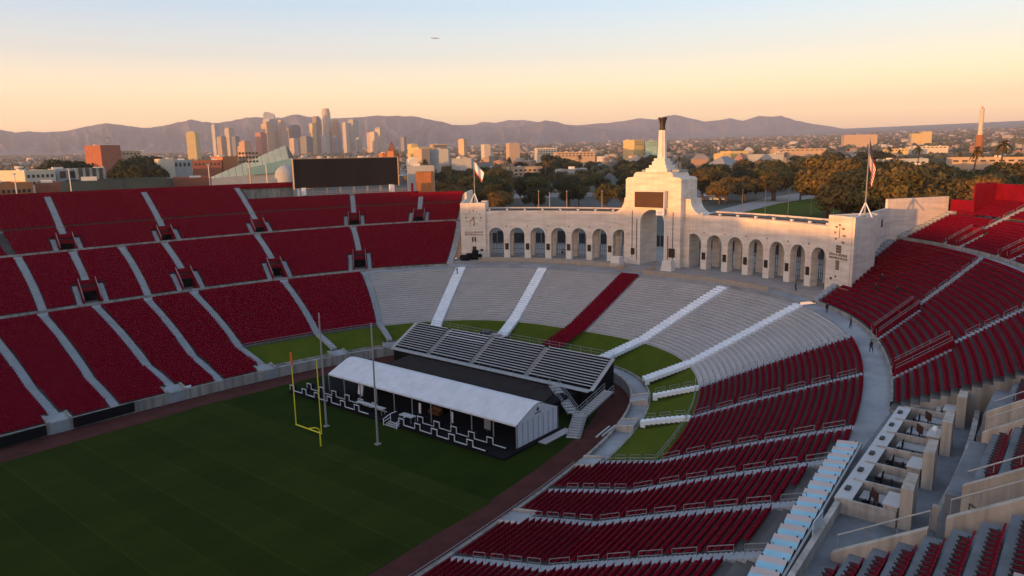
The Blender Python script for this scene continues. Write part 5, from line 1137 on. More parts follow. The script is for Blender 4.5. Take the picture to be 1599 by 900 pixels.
# --- named buildings nearer the stadium
def brick_wall_mat(name, c, c2): return mat(name, c, var=.2, scale=.25, c2=c2)
def block(name, px0, px1, ytop, dist, depth, m, label, cat, rot=None, wins=0, winrows=1, roofm=None, zbase=None, hmax=None, winh=1.5):
    """flat-roofed block whose front spans px0..px1 and whose roof line stands at ytop"""
    A, B = ray(px0, ytop, dist), ray(px1, ytop, dist); zt = (A.z+B.z)/2; c = (A+B)/2; zb = terrain(c.x, c.y) if zbase is None else zbase
    d = B-A; d.z = 0; w_ = d.length; u = d.normalized(); n = Vector((-u.y, u.x, 0)); n = n if n.dot(Vector((c.x-CAM.x, c.y-CAM.y, 0))) > 0 else -n
    if rot: q = Matrix.Rotation(R(rot), 3, 'Z'); u, n = q @ u, q @ n
    ctr = Vector((c.x, c.y, zb))+n*depth/2; r = empty(name, ctr, label, cat)
    ang = math.atan2(u.y, u.x); mb = MB(); mb.base_box(ctr, (w_, depth, zt-zb), ang); mb.build('walls', m, r)
    rm = roofm or M['roofgrey']; mb = MB(); mb.base_box((ctr.x, ctr.y, zt), (w_*.985, depth*.985, .12), ang); rf = mb.build('roof', rm, r)
    for s in (-1, 1):
        mb = MB(); e = ctr+n*(s*(depth/2-.15)); mb.base_box((e.x, e.y, zt-.05), (w_, .3, .8), ang); mb.build('parapet', m, rf)
        mb = MB(); e = ctr+u*(s*(w_/2-.15)); mb.base_box((e.x, e.y, zt-.05), (.3, depth-.62, .79), ang); mb.build('parapet', m, rf)
    k = max(1, int(w_/22))
    for i in range(k):
        e = ctr+u*random.uniform(-.35, .35)*w_+n*random.uniform(-.2, .3)*depth; mb = MB(); mb.base_box((e.x, e.y, zt+.1), (random.uniform(2, 5), random.uniform(2, 4), random.uniform(1, 2.2)), ang); mb.build('rooftop_unit', M['stone2'], rf)
    for j in range(winrows):
        for i in range(wins):
            e = ctr+u*((i+.5)/wins-.5)*w_*.92-n*(depth/2+.02); mb = MB(); mb.box((e.x, e.y, zt-2.2-j*3.4), (w_/wins*.55, .16, winh), ang); mb.build('window', M['windowdark'], r)
    return r, ctr, u, n, w_, zt, zb
M['roofgrey'] = mat('roof_grey', (.26, .25, .24), var=.2, scale=.1); M['windowdark'] = mat('window_glass', (.03, .035, .045), rough=.15, var=0, spec=.6)
M['brickred'] = brick_wall_mat('red_brick', (.36, .13, .075), (.28, .095, .06)); M['brickorange'] = brick_wall_mat('orange_brick_wall', (.48, .20, .08), (.40, .155, .065)); M['cream'] = brick_wall_mat('cream_stucco', (.60, .53, .42), (.52, .45, .36))
M['tealglass'] = mat('teal_panels', (.22, .27, .28), rough=.35, var=.3, scale=.3, spec=.5); M['greybld'] = brick_wall_mat('grey_precast', (.38, .39, .40), (.32, .33, .34)); M['tan'] = brick_wall_mat('tan_stucco', (.50, .36, .24), (.43, .30, .2)); M['yellowst'] = brick_wall_mat('yellow_stucco', (.62, .46, .20), (.55, .40, .17)); M['tealdark'] = mat('dark_teal_roof', (.035, .055, .058), rough=.6, var=.3, scale=.1)
block('brick_building', -30, 53, 289, 300, 22, M['brickorange'], 'low orange brick building just beyond the stadium rim, lit face', 'building', 16, 9, 2, winh=1.1)
block('brick_building', 54, 96, 289, 310, 14, M['brickred'], 'shaded side of the low orange brick building, shade painted as brown', 'building', -6)  # shaded side of the orange building, its shade put into the brick colour
block('school_building', 36, 88, 268, 430, 30, M['cream'], 'cream building with dark openings beyond the rim', 'building', 22, 6, 2); block('school_building', 88, 122, 266, 440, 24, M['greybld'], 'grey annex with bright window joined to the cream building', 'building', 10, 2, 1, winh=3.5)
block('glass_building', 118, 164, 265, 430, 24, M['tealglass'], 'teal glass and grey panel building', 'building', 4, 4, 1, winh=6)
block('long_roof', 95, 270, 285, 262, 26, M['tealdark'], 'long dark teal flat roof behind the far rim', 'roof', 0, 0, 0, M['tealdark']); block('long_roof', 268, 330, 281, 275, 18, M['brickred'], 'dark red long flat roof behind the floodlight', 'roof')
r_, c_, u_, n_, w__, zt_, zb_ = block('brick_tower', 154, 190, 228, 880, 30, M['brickred'], 'square red brick tower with a ring on its roof', 'building', 30)
mb = MB(); NR = 18
for k in range(NR):
    a, b = 2*math.pi*k/NR, 2*math.pi*(k+1)/NR; mb.cyl((c_.x+6+3.4*math.cos(a), c_.y, zt_+6+3.4*math.sin(a)), (c_.x+6+3.4*math.cos(b), c_.y, zt_+6+3.4*math.sin(b)), .3, n=5)
mb.cyl((c_.x+6, c_.y, zt_), (c_.x+6, c_.y, zt_+2.6), .3, n=6); mb.build('roof_ring', M['rail'], r_)
block('brick_building', 188, 221, 237, 900, 26, M['tan'], 'long tan wing beside the square brick tower', 'building', 20, 5, 1); block('grey_building', 215, 226, 237, 940, 18, M['greybld'], 'grey end block of the tan wing', 'building')
block('white_building', 250, 272, 250, 520, 18, M['cream'], 'white sign faced box building', 'building', 12); block('white_building', 270, 299, 252, 540, 18, M['greybld'], 'pale grey box building under the gold tower', 'building', 5, 4, 1, winh=2.5)
block('brick_building', 300, 346, 252, 600, 24, M['brickred'], 'dark brick hall with pale roof below the slim tower', 'building', 0, 7, 1); block('brick_building', 346, 372, 246, 620, 20, M['brickorange'], 'orange brick hall behind the floodlight', 'building', 26)
# glass wedge roof
A, B, C_ = ray(326, 279, 380), ray(447, 227, 400), ray(456, 268, 385); Dp = ray(470, 262, 430)
gw = empty('glass_pavilion', ((A.x+B.x)/2, (A.y+B.y)/2, 11.2), 'tall pale green glass wedge roofed pavilion behind the far rim', 'pavilion')
M['greenglass'] = mat('green_glass', (.42, .47, .34), rough=.3, var=.12, scale=.08, spec=.5); M['tealgl2'] = mat('teal_glass', (.22, .38, .36), rough=.25, var=.12, scale=.1, spec=.6)
E_ = Vector((A.x, A.y, 11.2)); F_ = Vector((C_.x, C_.y, 11.2)); G_ = Vector((Dp.x, Dp.y, 11.2))
NB = 12
for i in range(NB):                                              # tapering glass bands from the low end to the apex
    t0, t1 = i/NB, (i+1)/NB-.012; a0, a1 = A.lerp(B, t0), A.lerp(B, t1); b0, b1 = A.lerp(C_, t0), A.lerp(C_, t1); mb = MB(); mb.prism([b0, b1, a1, a0], Vector((-.1, .3, .1))); mb.build('glass_pane', M['greenglass'], gw)
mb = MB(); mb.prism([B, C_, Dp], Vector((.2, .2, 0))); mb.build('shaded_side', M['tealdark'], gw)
mb = MB(); q0, q1 = A.lerp(C_, .42), A.lerp(C_, .97); off = Vector((.6, -1.6, 0)); mb.prism([q0+off, q1+off, q1+off+Vector((0, 0, 6.6)), q0+off+Vector((0, 0, 3.4))], Vector((0, .3, 0))); mb.build('teal_glazing', M['tealgl2'], gw)
mb = MB(); mb.prism([E_, F_, C_, A], Vector((0, .4, 0))); mb.build('base_wall', M['greybld'], gw); mb = MB(); mb.prism([F_, G_, Dp, C_], Vector((0.3, .3, 0))); mb.build('end_wall', M['greybld'], gw)
P = ray(447, 283, 330); dm = empty('grey_dome', (P.x, P.y, 11.2), 'blue grey metal dome beside the glass wedge', 'dome'); zt = ray(447, 258, 330).z
mb = MB(); hh = zt-11.2; mb.lathe((P.x, P.y, 11.2), [(4.6, 0), (4.6, hh-5)]+[(4.6*math.cos(math.pi/2*k/6), hh-5+5*math.sin(math.pi/2*k/6)) for k in range(1, 6)]+[(.3, hh)], 20); mb.build('shell', M['greybld'], dm, smooth=True)
mb = MB(); mb.lathe((P.x, P.y, zt), [(.35, 0), (.35, .6), (.05, .9)], 10); mb.build('finial', M['pole'], dm)
# church spire, yellow halls, grey hall
r_, c_, u_, n_, w__, zt_, zb_ = block('brick_church', 597, 624, 240, 860, 20, M['brickorange'], 'orange brick church hall with pointed tower', 'church', 14)
P = ray(612, 236, 856); zt = ray(613, 221, 856).z; mb = MB(); mb.base_box((P.x, P.y, 11), (8, 8, P.z-11), R(20)); t_ = mb.build('tower', M['brickorange'], r_)
mb = MB(); mb.lathe((P.x, P.y, P.z), [(6.4, 0), (3.2, (zt-P.z)*.55), (.2, zt-P.z)], 4); mb.build('pyramid_roof', mat('brown_tile', (.20, .085, .05), var=.2, scale=.5), t_)
for a in ((642, 652, 226, 1150, 20, M['yellowst'], 'bright yellow tower house by the yellow hall', 'building', 18), (652, 676, 231, 1100, 30, M['yellowst'], 'bright yellow hall right of the church', 'building', 24, 5, 1), (675, 698, 226, 1200, 26, M['tan'], 'orange tan hall behind the yellow one', 'building', 10, 5, 1), (657, 672, 234, 820, 18, M['tan'], 'square tan pavilion with banded roof', 'building', 30), (670, 700, 234, 830, 20, M['greybld'], 'shade side of the tan pavilion, shade painted as blue grey', 'building', -8),  # blue grey block is the pavilion's shade side, shade painted in
          (705, 736, 249, 600, 26, M['greybld'], 'large plain grey box building among the trees', 'building', -6), (636, 678, 262, 330, 16, M['greybld'], 'grey roofed hall right behind the scoreboard', 'building', 0), (640, 652, 251, 420, 12, M['stone2'], 'pale round cornered block behind the scoreboard end', 'building', 10),
          (989, 1007, 219, 1500, 40, M['yellowst'], 'yellow office block with red top behind the torch', 'building', 34, 4, 3), (1008, 1026, 221, 1490, 30, M['tealgl2'], 'teal glass office block joined to the yellow one', 'building', -4, 5, 3), (1128, 1142, 241, 900, 24, M['yellowst'], 'small bright yellow warehouse', 'building', 26), (1140, 1170, 237, 930, 30, M['yellowst'], 'larger bright yellow warehouse with stepped roof', 'building', 26),
          (1168, 1224, 242, 900, 24, M['greybld'], 'long pale grey warehouse wall beside the yellow ones', 'building', 3), (1208, 1292, 233, 1500, 40, M['tan'], 'very long orange tan warehouse', 'building', 14, 10, 1), (1318, 1371, 211, 3000, 60, M['tan'], 'big flat tan hall on the far rise', 'building', 10), (1440, 1456, 206, 3300, 40, M['yellowst'], 'bright yellow far building with stepped towers', 'building', 14), (1424, 1442, 209, 3300, 40, M['yellowst'], 'lower bright yellow far wing', 'building', 14),
          (1385, 1420, 233, 1600, 30, M['yellowst'], 'long yellow stucco terrace before the far palms', 'building', 16, 6, 1), (1418, 1482, 229, 1700, 30, M['cream'], 'long cream terrace beside the yellow one', 'building', 12, 9, 1), (1428, 1474, 259, 640, 26, M['cream'], 'white low building with dark doorways behind the golden trees', 'building', 24, 6, 1), (1368, 1450, 250, 700, 24, M['greybld'], 'long flat roofed grey building beyond the trees', 'building', 0, 9, 1), (1480, 1640, 247, 760, 30, M['tan'], 'long tan warehouse with lit roof edge', 'building', 5, 10, 1),
          (800, 848, 262, 640, 30, M['tan'], 'tan apartment house with red roof among the trees', 'building', 12, 6, 2), (866, 905, 266, 560, 40, M['greybld'], 'low pale pavilion roof among the trees', 'building', -10), (838, 870, 232, 1300, 30, M['cream'], 'striped white apartment slab', 'building', 12, 7, 3), (868, 930, 238, 1200, 30, M['tan'], 'long tan apartment terrace with many windows', 'building', 10, 10, 2), (795, 812, 224, 1900, 30, M['tan'], 'small orange block on the far plain', 'building', 18), (756, 766, 226, 2000, 30, M['cream'], 'small pale yellow block on the far plain', 'building', 18)):
    block('city_hall' if False else 'low_building', a[0], a[1], a[2], a[3], a[4], a[5], a[6], a[7], *(a[8:]))
P = ray(1528, 236, 1150); mt_ = empty('memorial_column', (P.x, P.y, 11.2), 'tall white column tower with brown base over the palms', 'tower'); zt, zm = ray(1528, 170, 1150).z, ray(1528, 211, 1150).z
mb = MB(); mb.lathe((P.x, P.y, 11.2), [(4.9, 0), (4.9, zm-11.2), (3.6, zm-11.2)], 14); mb.build('base_drum', mat('brown_cladding', (.30, .12, .05), var=.2, scale=.3), mt_)
mb = MB(); mb.lathe((P.x, P.y, zm), [(2.9, 0), (2.5, zt-zm), (2.0, zt-zm)], 14); mb.build('shaft', M['cream'], mt_); mb = MB(); mb.lathe((P.x, P.y, zt), [(.9, 0), (1.0, 1.2), (.5, 2.6), (.1, 3.2)], 10); mb.build('finial', M['orange'], mt_)
# --- low-rise city
WALLS = [(.42, .33, .25), (.34, .24, .17), (.50, .42, .34), (.30, .19, .13), (.22, .21, .21), (.40, .30, .20), (.34, .18, .11), (.56, .48, .40), (.18, .15, .13), (.28, .24, .22)]
lowm = random_mat('low_rise_walls', WALLS); roofm = random_mat('low_rise_roofs', [(.36, .34, .33), (.22, .20, .19), (.34, .18, .13), (.46, .44, .42), (.28, .27, .27)])
def unit_building(hip):
    mb = MB(); mb.box((0, 0, .5), (1, 1, 1)); w1 = mb
    r = MB()
    if hip: r.add([(-.53, -.53, 1.0), (.53, -.53, 1.0), (.53, .53, 1.0), (-.53, .53, 1.0), (-.2, 0, 1.45), (.2, 0, 1.45)], [(0, 1, 5, 4), (1, 2, 5), (2, 3, 4, 5), (3, 0, 4), (3, 2, 1, 0)])
    else: r.box((0, 0, 1.02), (1.02, 1.02, .05)); r.box((.2, .1, 1.12), (.25, .2, .18))
    return w1, r
ub = []
for hip in (0, 1):
    w1, r1 = unit_building(hip); o = w1.build('walls', lowm, origin=(0, 0, 0)); q = r1.build('roof', roofm, origin=(0, 0, 0)); ub.append((o.data, q.data)); bpy.data.objects.remove(o); bpy.data.objects.remove(q)
taken = []
def city_spot(dmin, dmax, pxa=-60, pxb=1660):
    px = random.uniform(pxa, pxb); d_ = math.sqrt(random.uniform(dmin**2, dmax**2)); P = ray(px, 300, d_); return px, d_, P
cnt = 0
while cnt < 280:
    px, d_, P = city_spot(600, 2100)
    if any(abs(P.x-q[0])+abs(P.y-q[1]) < 28 for q in taken): continue
    taken.append((P.x, P.y)); z = terrain(P.x, P.y); hip = random.random() < .35; s = (random.uniform(12, 40), random.uniform(10, 22), random.uniform(4.5, 10) if random.random() < .85 else random.uniform(12, 22)); rz = R(random.choice((0, 90))+random.gauss(8, 7))
    r = empty('low_rise_building', (P.x, P.y, z-.5), 'small low-rise %s building among trees in the city plain' % ('pitched roof' if hip else 'flat roof'), 'building', 'pitched roof low-rise buildings of the city' if hip else 'flat roof low-rise buildings of the city')
    for nm, me in zip(('walls', 'roof'), ub[hip]): o = link(nm, me, r, (0, 0, 0)); 
    r.scale = s; r.rotation_euler = (0, 0, rz); cnt += 1
def city_mesh(n, dmin, dmax, smin, smax, hmin, hmax, m):
    V = []; F = []
    base = np.array([[-.5,-.5,0],[.5,-.5,0],[.5,.5,0],[-.5,.5,0],[-.5,-.5,1],[.5,-.5,1],[.5,.5,1],[-.5,.5,1]]); fb = np.array([[4,5,6,7],[0,1,5,4],[1,2,6,5],[2,3,7,6],[3,0,4,7]])
    for i in range(n):
        px, d_, P = city_spot(dmin, dmax); z = terrain(P.x, P.y)-1; sx, sy, sz = random.uniform(smin, smax), random.uniform(smin, smax)*.7, random.uniform(hmin, hmax)*(2.2 if random.random() < .05 else 1); a = random.choice((0, math.pi/2))+.14
        b = base*np.array([sx, sy, sz]); c, s = math.cos(a), math.sin(a); V.append(np.stack([b[:, 0]*c-b[:, 1]*s+P.x, b[:, 0]*s+b[:, 1]*c+P.y, b[:, 2]+z], -1)); F.append(fb+8*i)
    return np_mesh('city', np.concatenate(V), np.concatenate(F), m)
def island_mat(name, colors, rough=.85):
    m = random_mat(name, colors, rough); t = m.node_tree
    oi = [n for n in t.nodes if n.type == 'OBJECT_INFO'][0]; rp_ = [n for n in t.nodes if n.type == 'VALTORGB'][0]; g = t.nodes.new('ShaderNodeNewGeometry')
    t.links.new(g.outputs['Random Per Island'], rp_.inputs[0]); t.nodes.remove(oi); return m
cm = island_mat('far_city_walls', WALLS)
o = link('distant_city', city_mesh(5200, 1250, 3600, 9, 26, 5, 10, cm)); tag(o, 'dense low city of pale buildings spreading over the plain', 'city', kind='stuff')
o = link('distant_city', city_mesh(8000, 3400, 9400, 14, 46, 5, 13, cm)); tag(o, 'far hazy city on the rise below the mountains', 'city', kind='stuff')
# --- trees
def leaf_mat(name, cols):
    m = bpy.data.materials.new(name); m.use_nodes = True; t = m.node_tree; b = t.nodes['Principled BSDF']; b.inputs['Roughness'].default_value = .7; b.inputs['Specular IOR Level'].default_value = .15
    g = t.nodes.new('ShaderNodeNewGeometry'); oi = t.nodes.new('ShaderNodeObjectInfo'); r1 = t.nodes.new('ShaderNodeValToRGB'); r2 = t.nodes.new('ShaderNodeValToRGB')
    for rr, cc in ((r1, cols[:3]), (r2, cols[3:])):
        e = rr.color_ramp.elements; e[0].color = (*cc[0], 1); e[1].color = (*cc[2], 1); x = e.new(.5); x.color = (*cc[1], 1)
    t.links.new(g.outputs['Random Per Island'], r1.inputs[0]); t.links.new(g.outputs['Random Per Island'], r2.inputs[0])
    mx = t.nodes.new('ShaderNodeMix'); mx.data_type = 'RGBA'; t.links.new(oi.outputs['Random'], mx.inputs[0]); t.links.new(r1.outputs[0], mx.inputs[6]); t.links.new(r2.outputs[0], mx.inputs[7]); t.links.new(mx.outputs[2], b.inputs['Base Color'])
    tr = t.nodes.new('ShaderNodeBsdfTranslucent'); t.links.new(mx.outputs[2], tr.inputs[0]); ms = t.nodes.new('ShaderNodeMixShader'); ms.inputs[0].default_value = .25
    o_ = t.nodes['Material Output']; t.links.new(b.outputs[0], ms.inputs[1]); t.links.new(tr.outputs[0], ms.inputs[2]); t.links.new(ms.outputs[0], o_.inputs[0]); return m
M['leaf'] = leaf_mat('tree_leaves', [(.036, .050, .015), (.066, .076, .022), (.11, .10, .030), (.060, .060, .018), (.125, .092, .027), (.19, .10, .028)])
M['leafdark'] = leaf_mat('dark_leaves', [(.016, .026, .010), (.028, .040, .013), (.045, .052, .018), (.022, .030, .012), (.040, .045, .015), (.065, .055, .020)])
M['leafsunlit'] = leaf_mat('sunlit_gold_leaves', [(.075, .070, .018), (.13, .105, .026), (.20, .14, .034), (.11, .075, .020), (.19, .11, .028), (.26, .13, .032)])  # warm sunlight painted into the leaf colour; also serves the rusty trees
M['bark'] = mat('bark', (.085, .062, .046), var=.3, scale=1.5)
def leaf_cloud(blobs, n, size, seed):
    g = np.random.default_rng(seed); vol = np.array([b[3]**2 for b in blobs]); idx = g.choice(len(blobs), n, p=vol/vol.sum()); B = np.array(blobs)[idx]
    d_ = g.normal(size=(n, 3)); d_ /= np.linalg.norm(d_, axis=1, keepdims=True); rr = B[:, 3:4]*(.42+.72*g.random((n, 1))**.7); P = B[:, :3]+d_*rr*np.array([1, 1, .8])
    a = g.normal(size=(n, 3)); a /= np.linalg.norm(a, axis=1, keepdims=True); nrm = d_+.6*a; nrm /= np.linalg.norm(nrm, axis=1, keepdims=True); t1 = np.cross(nrm, g.normal(size=(n, 3))); t1 /= np.linalg.norm(t1, axis=1, keepdims=True); t2 = np.cross(nrm, t1); s = size*(.6+.8*g.random((n, 1)))
    V = np.stack([P+t1*s, P+t2*s*.55, P-t1*s, P-t2*s*.55], 1).reshape(-1, 3); F = np.arange(4*n).reshape(-1, 4); return V, F
def tree_meshes(seed, h, spread, nb, n, size, m):
    g = random.Random(seed); blobs = []; tr = MB(); th = h*.30; tr.cyl((0, 0, 0), (0, 0, th), .035*h, .024*h, 8)
    for i in range(nb):
        a = 2*math.pi*i/nb+g.uniform(-.4, .4); q = spread*g.uniform(.25, .75); z = h*g.uniform(.48, .86); r = spread*g.uniform(.30, .48); blobs.append((q*math.cos(a), q*math.sin(a), z, r)); tr.cyl((0, 0, th*.95), (q*math.cos(a)*.8, q*math.sin(a)*.8, z), .014*h, .005*h, 5)
    blobs.append((0, 0, h*.82, spread*.42)); V, F = leaf_cloud(blobs, n, size, seed)
    to = tr.build('trunk', M['bark'], origin=(0, 0, 0)); tm = to.data; bpy.data.objects.remove(to); return tm, np_mesh('crown', V, F, m)
TREES = [tree_meshes(s, 16, sp, nb, 3000, .66, M['leaf']) for s, sp, nb in ((1, 8.5, 9), (2, 7.0, 8), (3, 9.5, 11), (4, 6.2, 7))]+[tree_meshes(s, 16, sp, nb, 3600, .6, M['leafdark']) for s, sp, nb in ((5, 7.5, 9), (6, 6.0, 8))]+[tree_meshes(s, 16, sp, nb, 3800, .6, M['leafsunlit']) for s, sp, nb in ((8, 8.0, 10), (9, 6.8, 9))]
def palm_meshes(seed):
    g = random.Random(seed); tr = MB(); H = 16; P0 = Vector((0, 0, 0))
    for k in range(6): P1 = Vector((.25*math.sin(k), .2*math.cos(k*1.3), H*(k+1)/6)); tr.cyl(P0, P1, .30-.02*k, .28-.02*k, 7); P0 = P1
    V = []; F = []
    for i in range(34):
        a = g.uniform(0, 2*math.pi); e = g.uniform(-.7, 1.1); L = g.uniform(2.2, 3.2); pts = []
        for k in range(5): t = k/4; pts.append(P0+Vector((math.cos(a)*L*t*math.cos(e), math.sin(a)*L*t*math.cos(e), L*t*math.sin(e)-1.5*t*t)))
        sd_ = Vector((-math.sin(a), math.cos(a), 0))
        for k in range(4):
            w0, w1 = .38*(1-abs(k/4-.35)), .38*(1-abs((k+1)/4-.35)); n = len(V); V += [pts[k]-sd_*w0, pts[k]+sd_*w0, pts[k+1]+sd_*w1, pts[k+1]-sd_*w1]; F.append((n, n+1, n+2, n+3))
    to = tr.build('trunk', M['bark'], origin=(0, 0, 0)); tm = to.data; bpy.data.objects.remove(to); return tm, np_mesh('crown', np.array([tuple(v) for v in V]), np.array(F), M['leaf'])
PALM = palm_meshes(5)
def plant(kind, px, ytop, dist, label, group, tm=None, wide=1.0):
    P = ray(px, ytop, dist); z = terrain(P.x, P.y); h = max(5.5, P.z-z); s = h/(16 if tm is PALM else 15.4); r = empty(kind, (P.x, P.y, z-.2), label, 'tree', group); rz = random.uniform(0, 6.28)
    for nm, me in zip(('trunk', 'crown'), tm): o = link(nm, me, r)
    if tm is PALM: r.scale = (max(s, .9),)*2+(s,)
    else: r.scale = (s*wide, s*wide, s)
    if tm is not PALM: r['label'] = '%s %s' % (('tall ' if h > 19 else 'short ' if h < 13.5 else 'middling ')+KIND[[t_[1].name for t_ in TREES].index(tm[1].name)], label)
    r.rotation_euler = (0, 0, rz); return r
KIND = ['broad crowned', 'rounded', 'wide layered', 'narrow', 'dense', 'slim dense', 'bright broad', 'bright rounded']
def grove(n, pxa, pxb, da, db, ya, yb, kinds, label, group, wide=1.0, sep=7):
    spots = []; tries = 0
    while len(spots) < n and tries < n*30:
        tries += 1; px = random.uniform(pxa, pxb); d_ = random.uniform(da, db); P = ray(px, 300, d_)
        if any((P.x-q[0])**2+(P.y-q[1])**2 < sep**2 for q in spots): continue
        spots.append((P.x, P.y)); u = (d_-da)/(db-da); plant('broadleaf_tree', px, lerp(yb, ya, u)+random.uniform(-7, 6), d_, label, group, TREES[random.choice(kinds)], wide*random.uniform(.9, 1.2))
grove(52, 690, 985, 350, 600, 264, 290, (0, 1, 4, 5, 2), 'dark broadleaf tree in the park behind the arcade wing by the clock', 'park trees behind the clock wing')
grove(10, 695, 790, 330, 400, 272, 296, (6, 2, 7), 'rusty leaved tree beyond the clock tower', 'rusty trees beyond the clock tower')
grove(22, 1092, 1290, 420, 560, 252, 270, (0, 1, 2, 4), 'broadleaf tree lining the park path behind the thermometer wing', 'park trees along the path')
grove(8, 1120, 1210, 395, 440, 272, 285, (6, 7), 'low spreading tree with painted orange sunlight by the park path', 'path trees tinted sunlit orange', 1.2)
grove(20, 1296, 1455, 262, 340, 248, 272, (6, 7, 6, 0), 'big tree painted sunlit golden green behind the flagpole tower', 'sunlit golden trees behind the flagpole tower', 1.1, 8)
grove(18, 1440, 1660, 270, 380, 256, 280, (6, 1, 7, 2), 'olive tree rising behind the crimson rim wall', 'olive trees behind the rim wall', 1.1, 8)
grove(26, 690, 1110, 620, 900, 247, 260, (4, 5, 0, 4), 'dark tree between the houses north of the park', 'dark trees between the houses')
grove(22, 1110, 1660, 600, 950, 240, 256, (4, 5, 0, 1), 'dark tree between the warehouses east of the park', 'dark trees between the warehouses')
grove(10, 185, 250, 480, 560, 250, 262, (4, 5), 'very dark evergreen behind the teal roofed hall', 'dark evergreens beyond the rim'); grove(8, 40, 150, 560, 700, 252, 262, (4, 5), 'dark tree behind the cream building', 'dark trees behind the cream building')
for px, y, d_ in ((1525, 233, 420), (1567, 224, 400), (1435, 231, 620), (663, 252, 500), (852, 247, 560), (866, 256, 520), (796, 248, 640), (735, 250, 700), (1390, 232, 900), (1405, 236, 880), (1218, 252, 560), (1060, 247, 700), (1290, 236, 900), (1500, 240, 900), (1180, 236, 1100), (905, 244, 800)):
    plant('palm_tree', px, y, d_, 'tall fan palm with ragged crown over the low roofs', 'fan palms over the city', PALM)
def far_trees(n, dmin, dmax, smin, smax, seed):
    g = np.random.default_rng(seed); bm = bmesh.new(); bmesh.ops.create_icosphere(bm, subdivisions=1, radius=1.0); bv_ = np.array([v.co[:] for v in bm.verts]); bf_ = np.array([[v.index for v in f.verts] for f in bm.faces]); bm.free(); V = []; F = []; k = 0
    for i in range(n):
        px, d_, P = city_spot(dmin, dmax); z = terrain(P.x, P.y); s = g.uniform(smin, smax)
        for q in range(3):
            o = g.normal(0, .5, 3)*s; jit = bv_*(1+g.normal(0, .18, (len(bv_), 1)))*s*g.uniform(.5, .95); V.append(jit*np.array([1, 1, .85])+np.array([P.x+o[0], P.y+o[1], z+s*.9+abs(o[2])*.7])); F.append(bf_+k); k += len(bv_)
    return np_mesh('far_trees', np.concatenate(V), np.concatenate(F), M['fartree'])
M['fartree'] = island_mat('far_tree_leaves', [(.050, .054, .020), (.075, .064, .024), (.11, .070, .026), (.042, .046, .020), (.09, .08, .03)])
tag(link('distant_trees', far_trees(4200, 700, 2900, 3.5, 7.5, 4)), 'mass of dark street trees spread through the middle of the city', 'trees', kind='stuff'); tag(link('distant_trees', far_trees(8000, 2600, 9000, 5, 11, 5)), 'speckle of far trees over the hazy plain', 'trees', kind='stuff')
# lawn and paths behind the arcade
def ground_sheet(name, pix, m, lift):
    pts = []
    for px, py in pix:
        d = FW+RT*((px-799.5)/FPX)-UP*((py-450)/FPX); t = (11.2+lift-CAM.z)/d.z; pts.append(CAM+d*t)
    mb = MB(); mb.add(pts, [tuple(range(len(pts)))]); tag(mb.build(name, m), kind='structure')
ground_sheet('lawn', [(1120, 342), (1330, 345), (1330, 300), (1215, 318)], M['lawn'], .03); ground_sheet('path', [(1085, 338), (1120, 342), (1215, 318), (1330, 300), (1330, 292), (1200, 308)], M['plaza'], .035); ground_sheet('parking_lot', [(1088, 312), (1135, 309), (1135, 282), (1085, 286)], M['roofgrey'], .03)
ground_sheet('street', [(690, 312), (975, 306), (975, 300), (690, 304)], M['roofgrey'], .03)
# dark perimeter fence behind the arcade
fe = empty('perimeter_fence', (186, 0, ZP), 'dark screened fence standing across the plaza behind the arches', 'fence')
for k in range(30):
    a = lerp(-34, 36, (k+.5)/30); mb = MB(); mb.base_box(pol(a, 108, ZP), (.1, 4.2, 3.0 if k % 4 else 3.6), R(a)); mb.build('fence_panel', M['dark'], fe)
    mb = MB(); mb.base_box(pol(lerp(-34, 36, k/30), 107.9, ZP), (.14, .14, 3.7), R(a)); mb.build('fence_post', M['pole'], fe)
# parked cars
carm = random_mat('car_paint', [(.55, .56, .58), (.70, .70, .70), (.08, .08, .09), (.25, .26, .28), (.30, .06, .05)], .35)
def car_meshes():
    mb = MB(); pr = [(-2.2, .35), (-2.2, .85), (-1.5, .95), (-.9, 1.42), (.7, 1.45), (1.3, .98), (2.15, .82), (2.25, .4)]
    mb.prism([(x, -.85, z) for x, z in pr], (0, 1.7, 0)); b = mb.build('body', carm, origin=(0, 0, 0)); g = MB(); g.prism([(-1.35, -.87, 1.0), (-.85, -.87, 1.36), (.66, -.87, 1.38), (1.15, -.87, 1.02)], (0, 1.74, 0)); g.box((-1.2, 0, 1.2), (.5, 1.5, .3), M=Matrix.Rotation(R(-38), 3, 'Y')); gl = g.build('windows', M['windowdark'], origin=(0, 0, 0)); w_ = []
    for x in (-1.4, 1.4):
        for y in (-.8, .8): m_ = MB(); m_.cyl((x, y-.1, .34), (x, y+.1, .34), .34, n=12); o = m_.build('wheel', M['black'], origin=(0, 0, 0)); w_.append(('wheel', o.data)); bpy.data.objects.remove(o)
    out = [('body', b.data), ('windows', gl.data)]+w_; bpy.data.objects.remove(b); bpy.data.objects.remove(gl); return out
CAR = car_meshes()
def car(loc, rz, label, group=None):
    r = empty('parked_car', loc, label, 'car', group); r.rotation_euler = (0, 0, rz)
    for nm, me in CAR: link(nm, me, r)
car(tuple(pol(19.3, RF+DEPTH+3.5, ZP)), R(60), 'silver car parked behind an arch of the clock wing')
for i in range(26):
    P = ray(1092+(i % 7)*6.2+random.uniform(-1, 1), 300, 430+(i//7)*34); car((P.x, P.y, 11.25), R(random.choice((20, 200))+random.gauss(0, 3)), 'car parked in the lot behind the central arch tower', 'cars parked behind the arch tower')
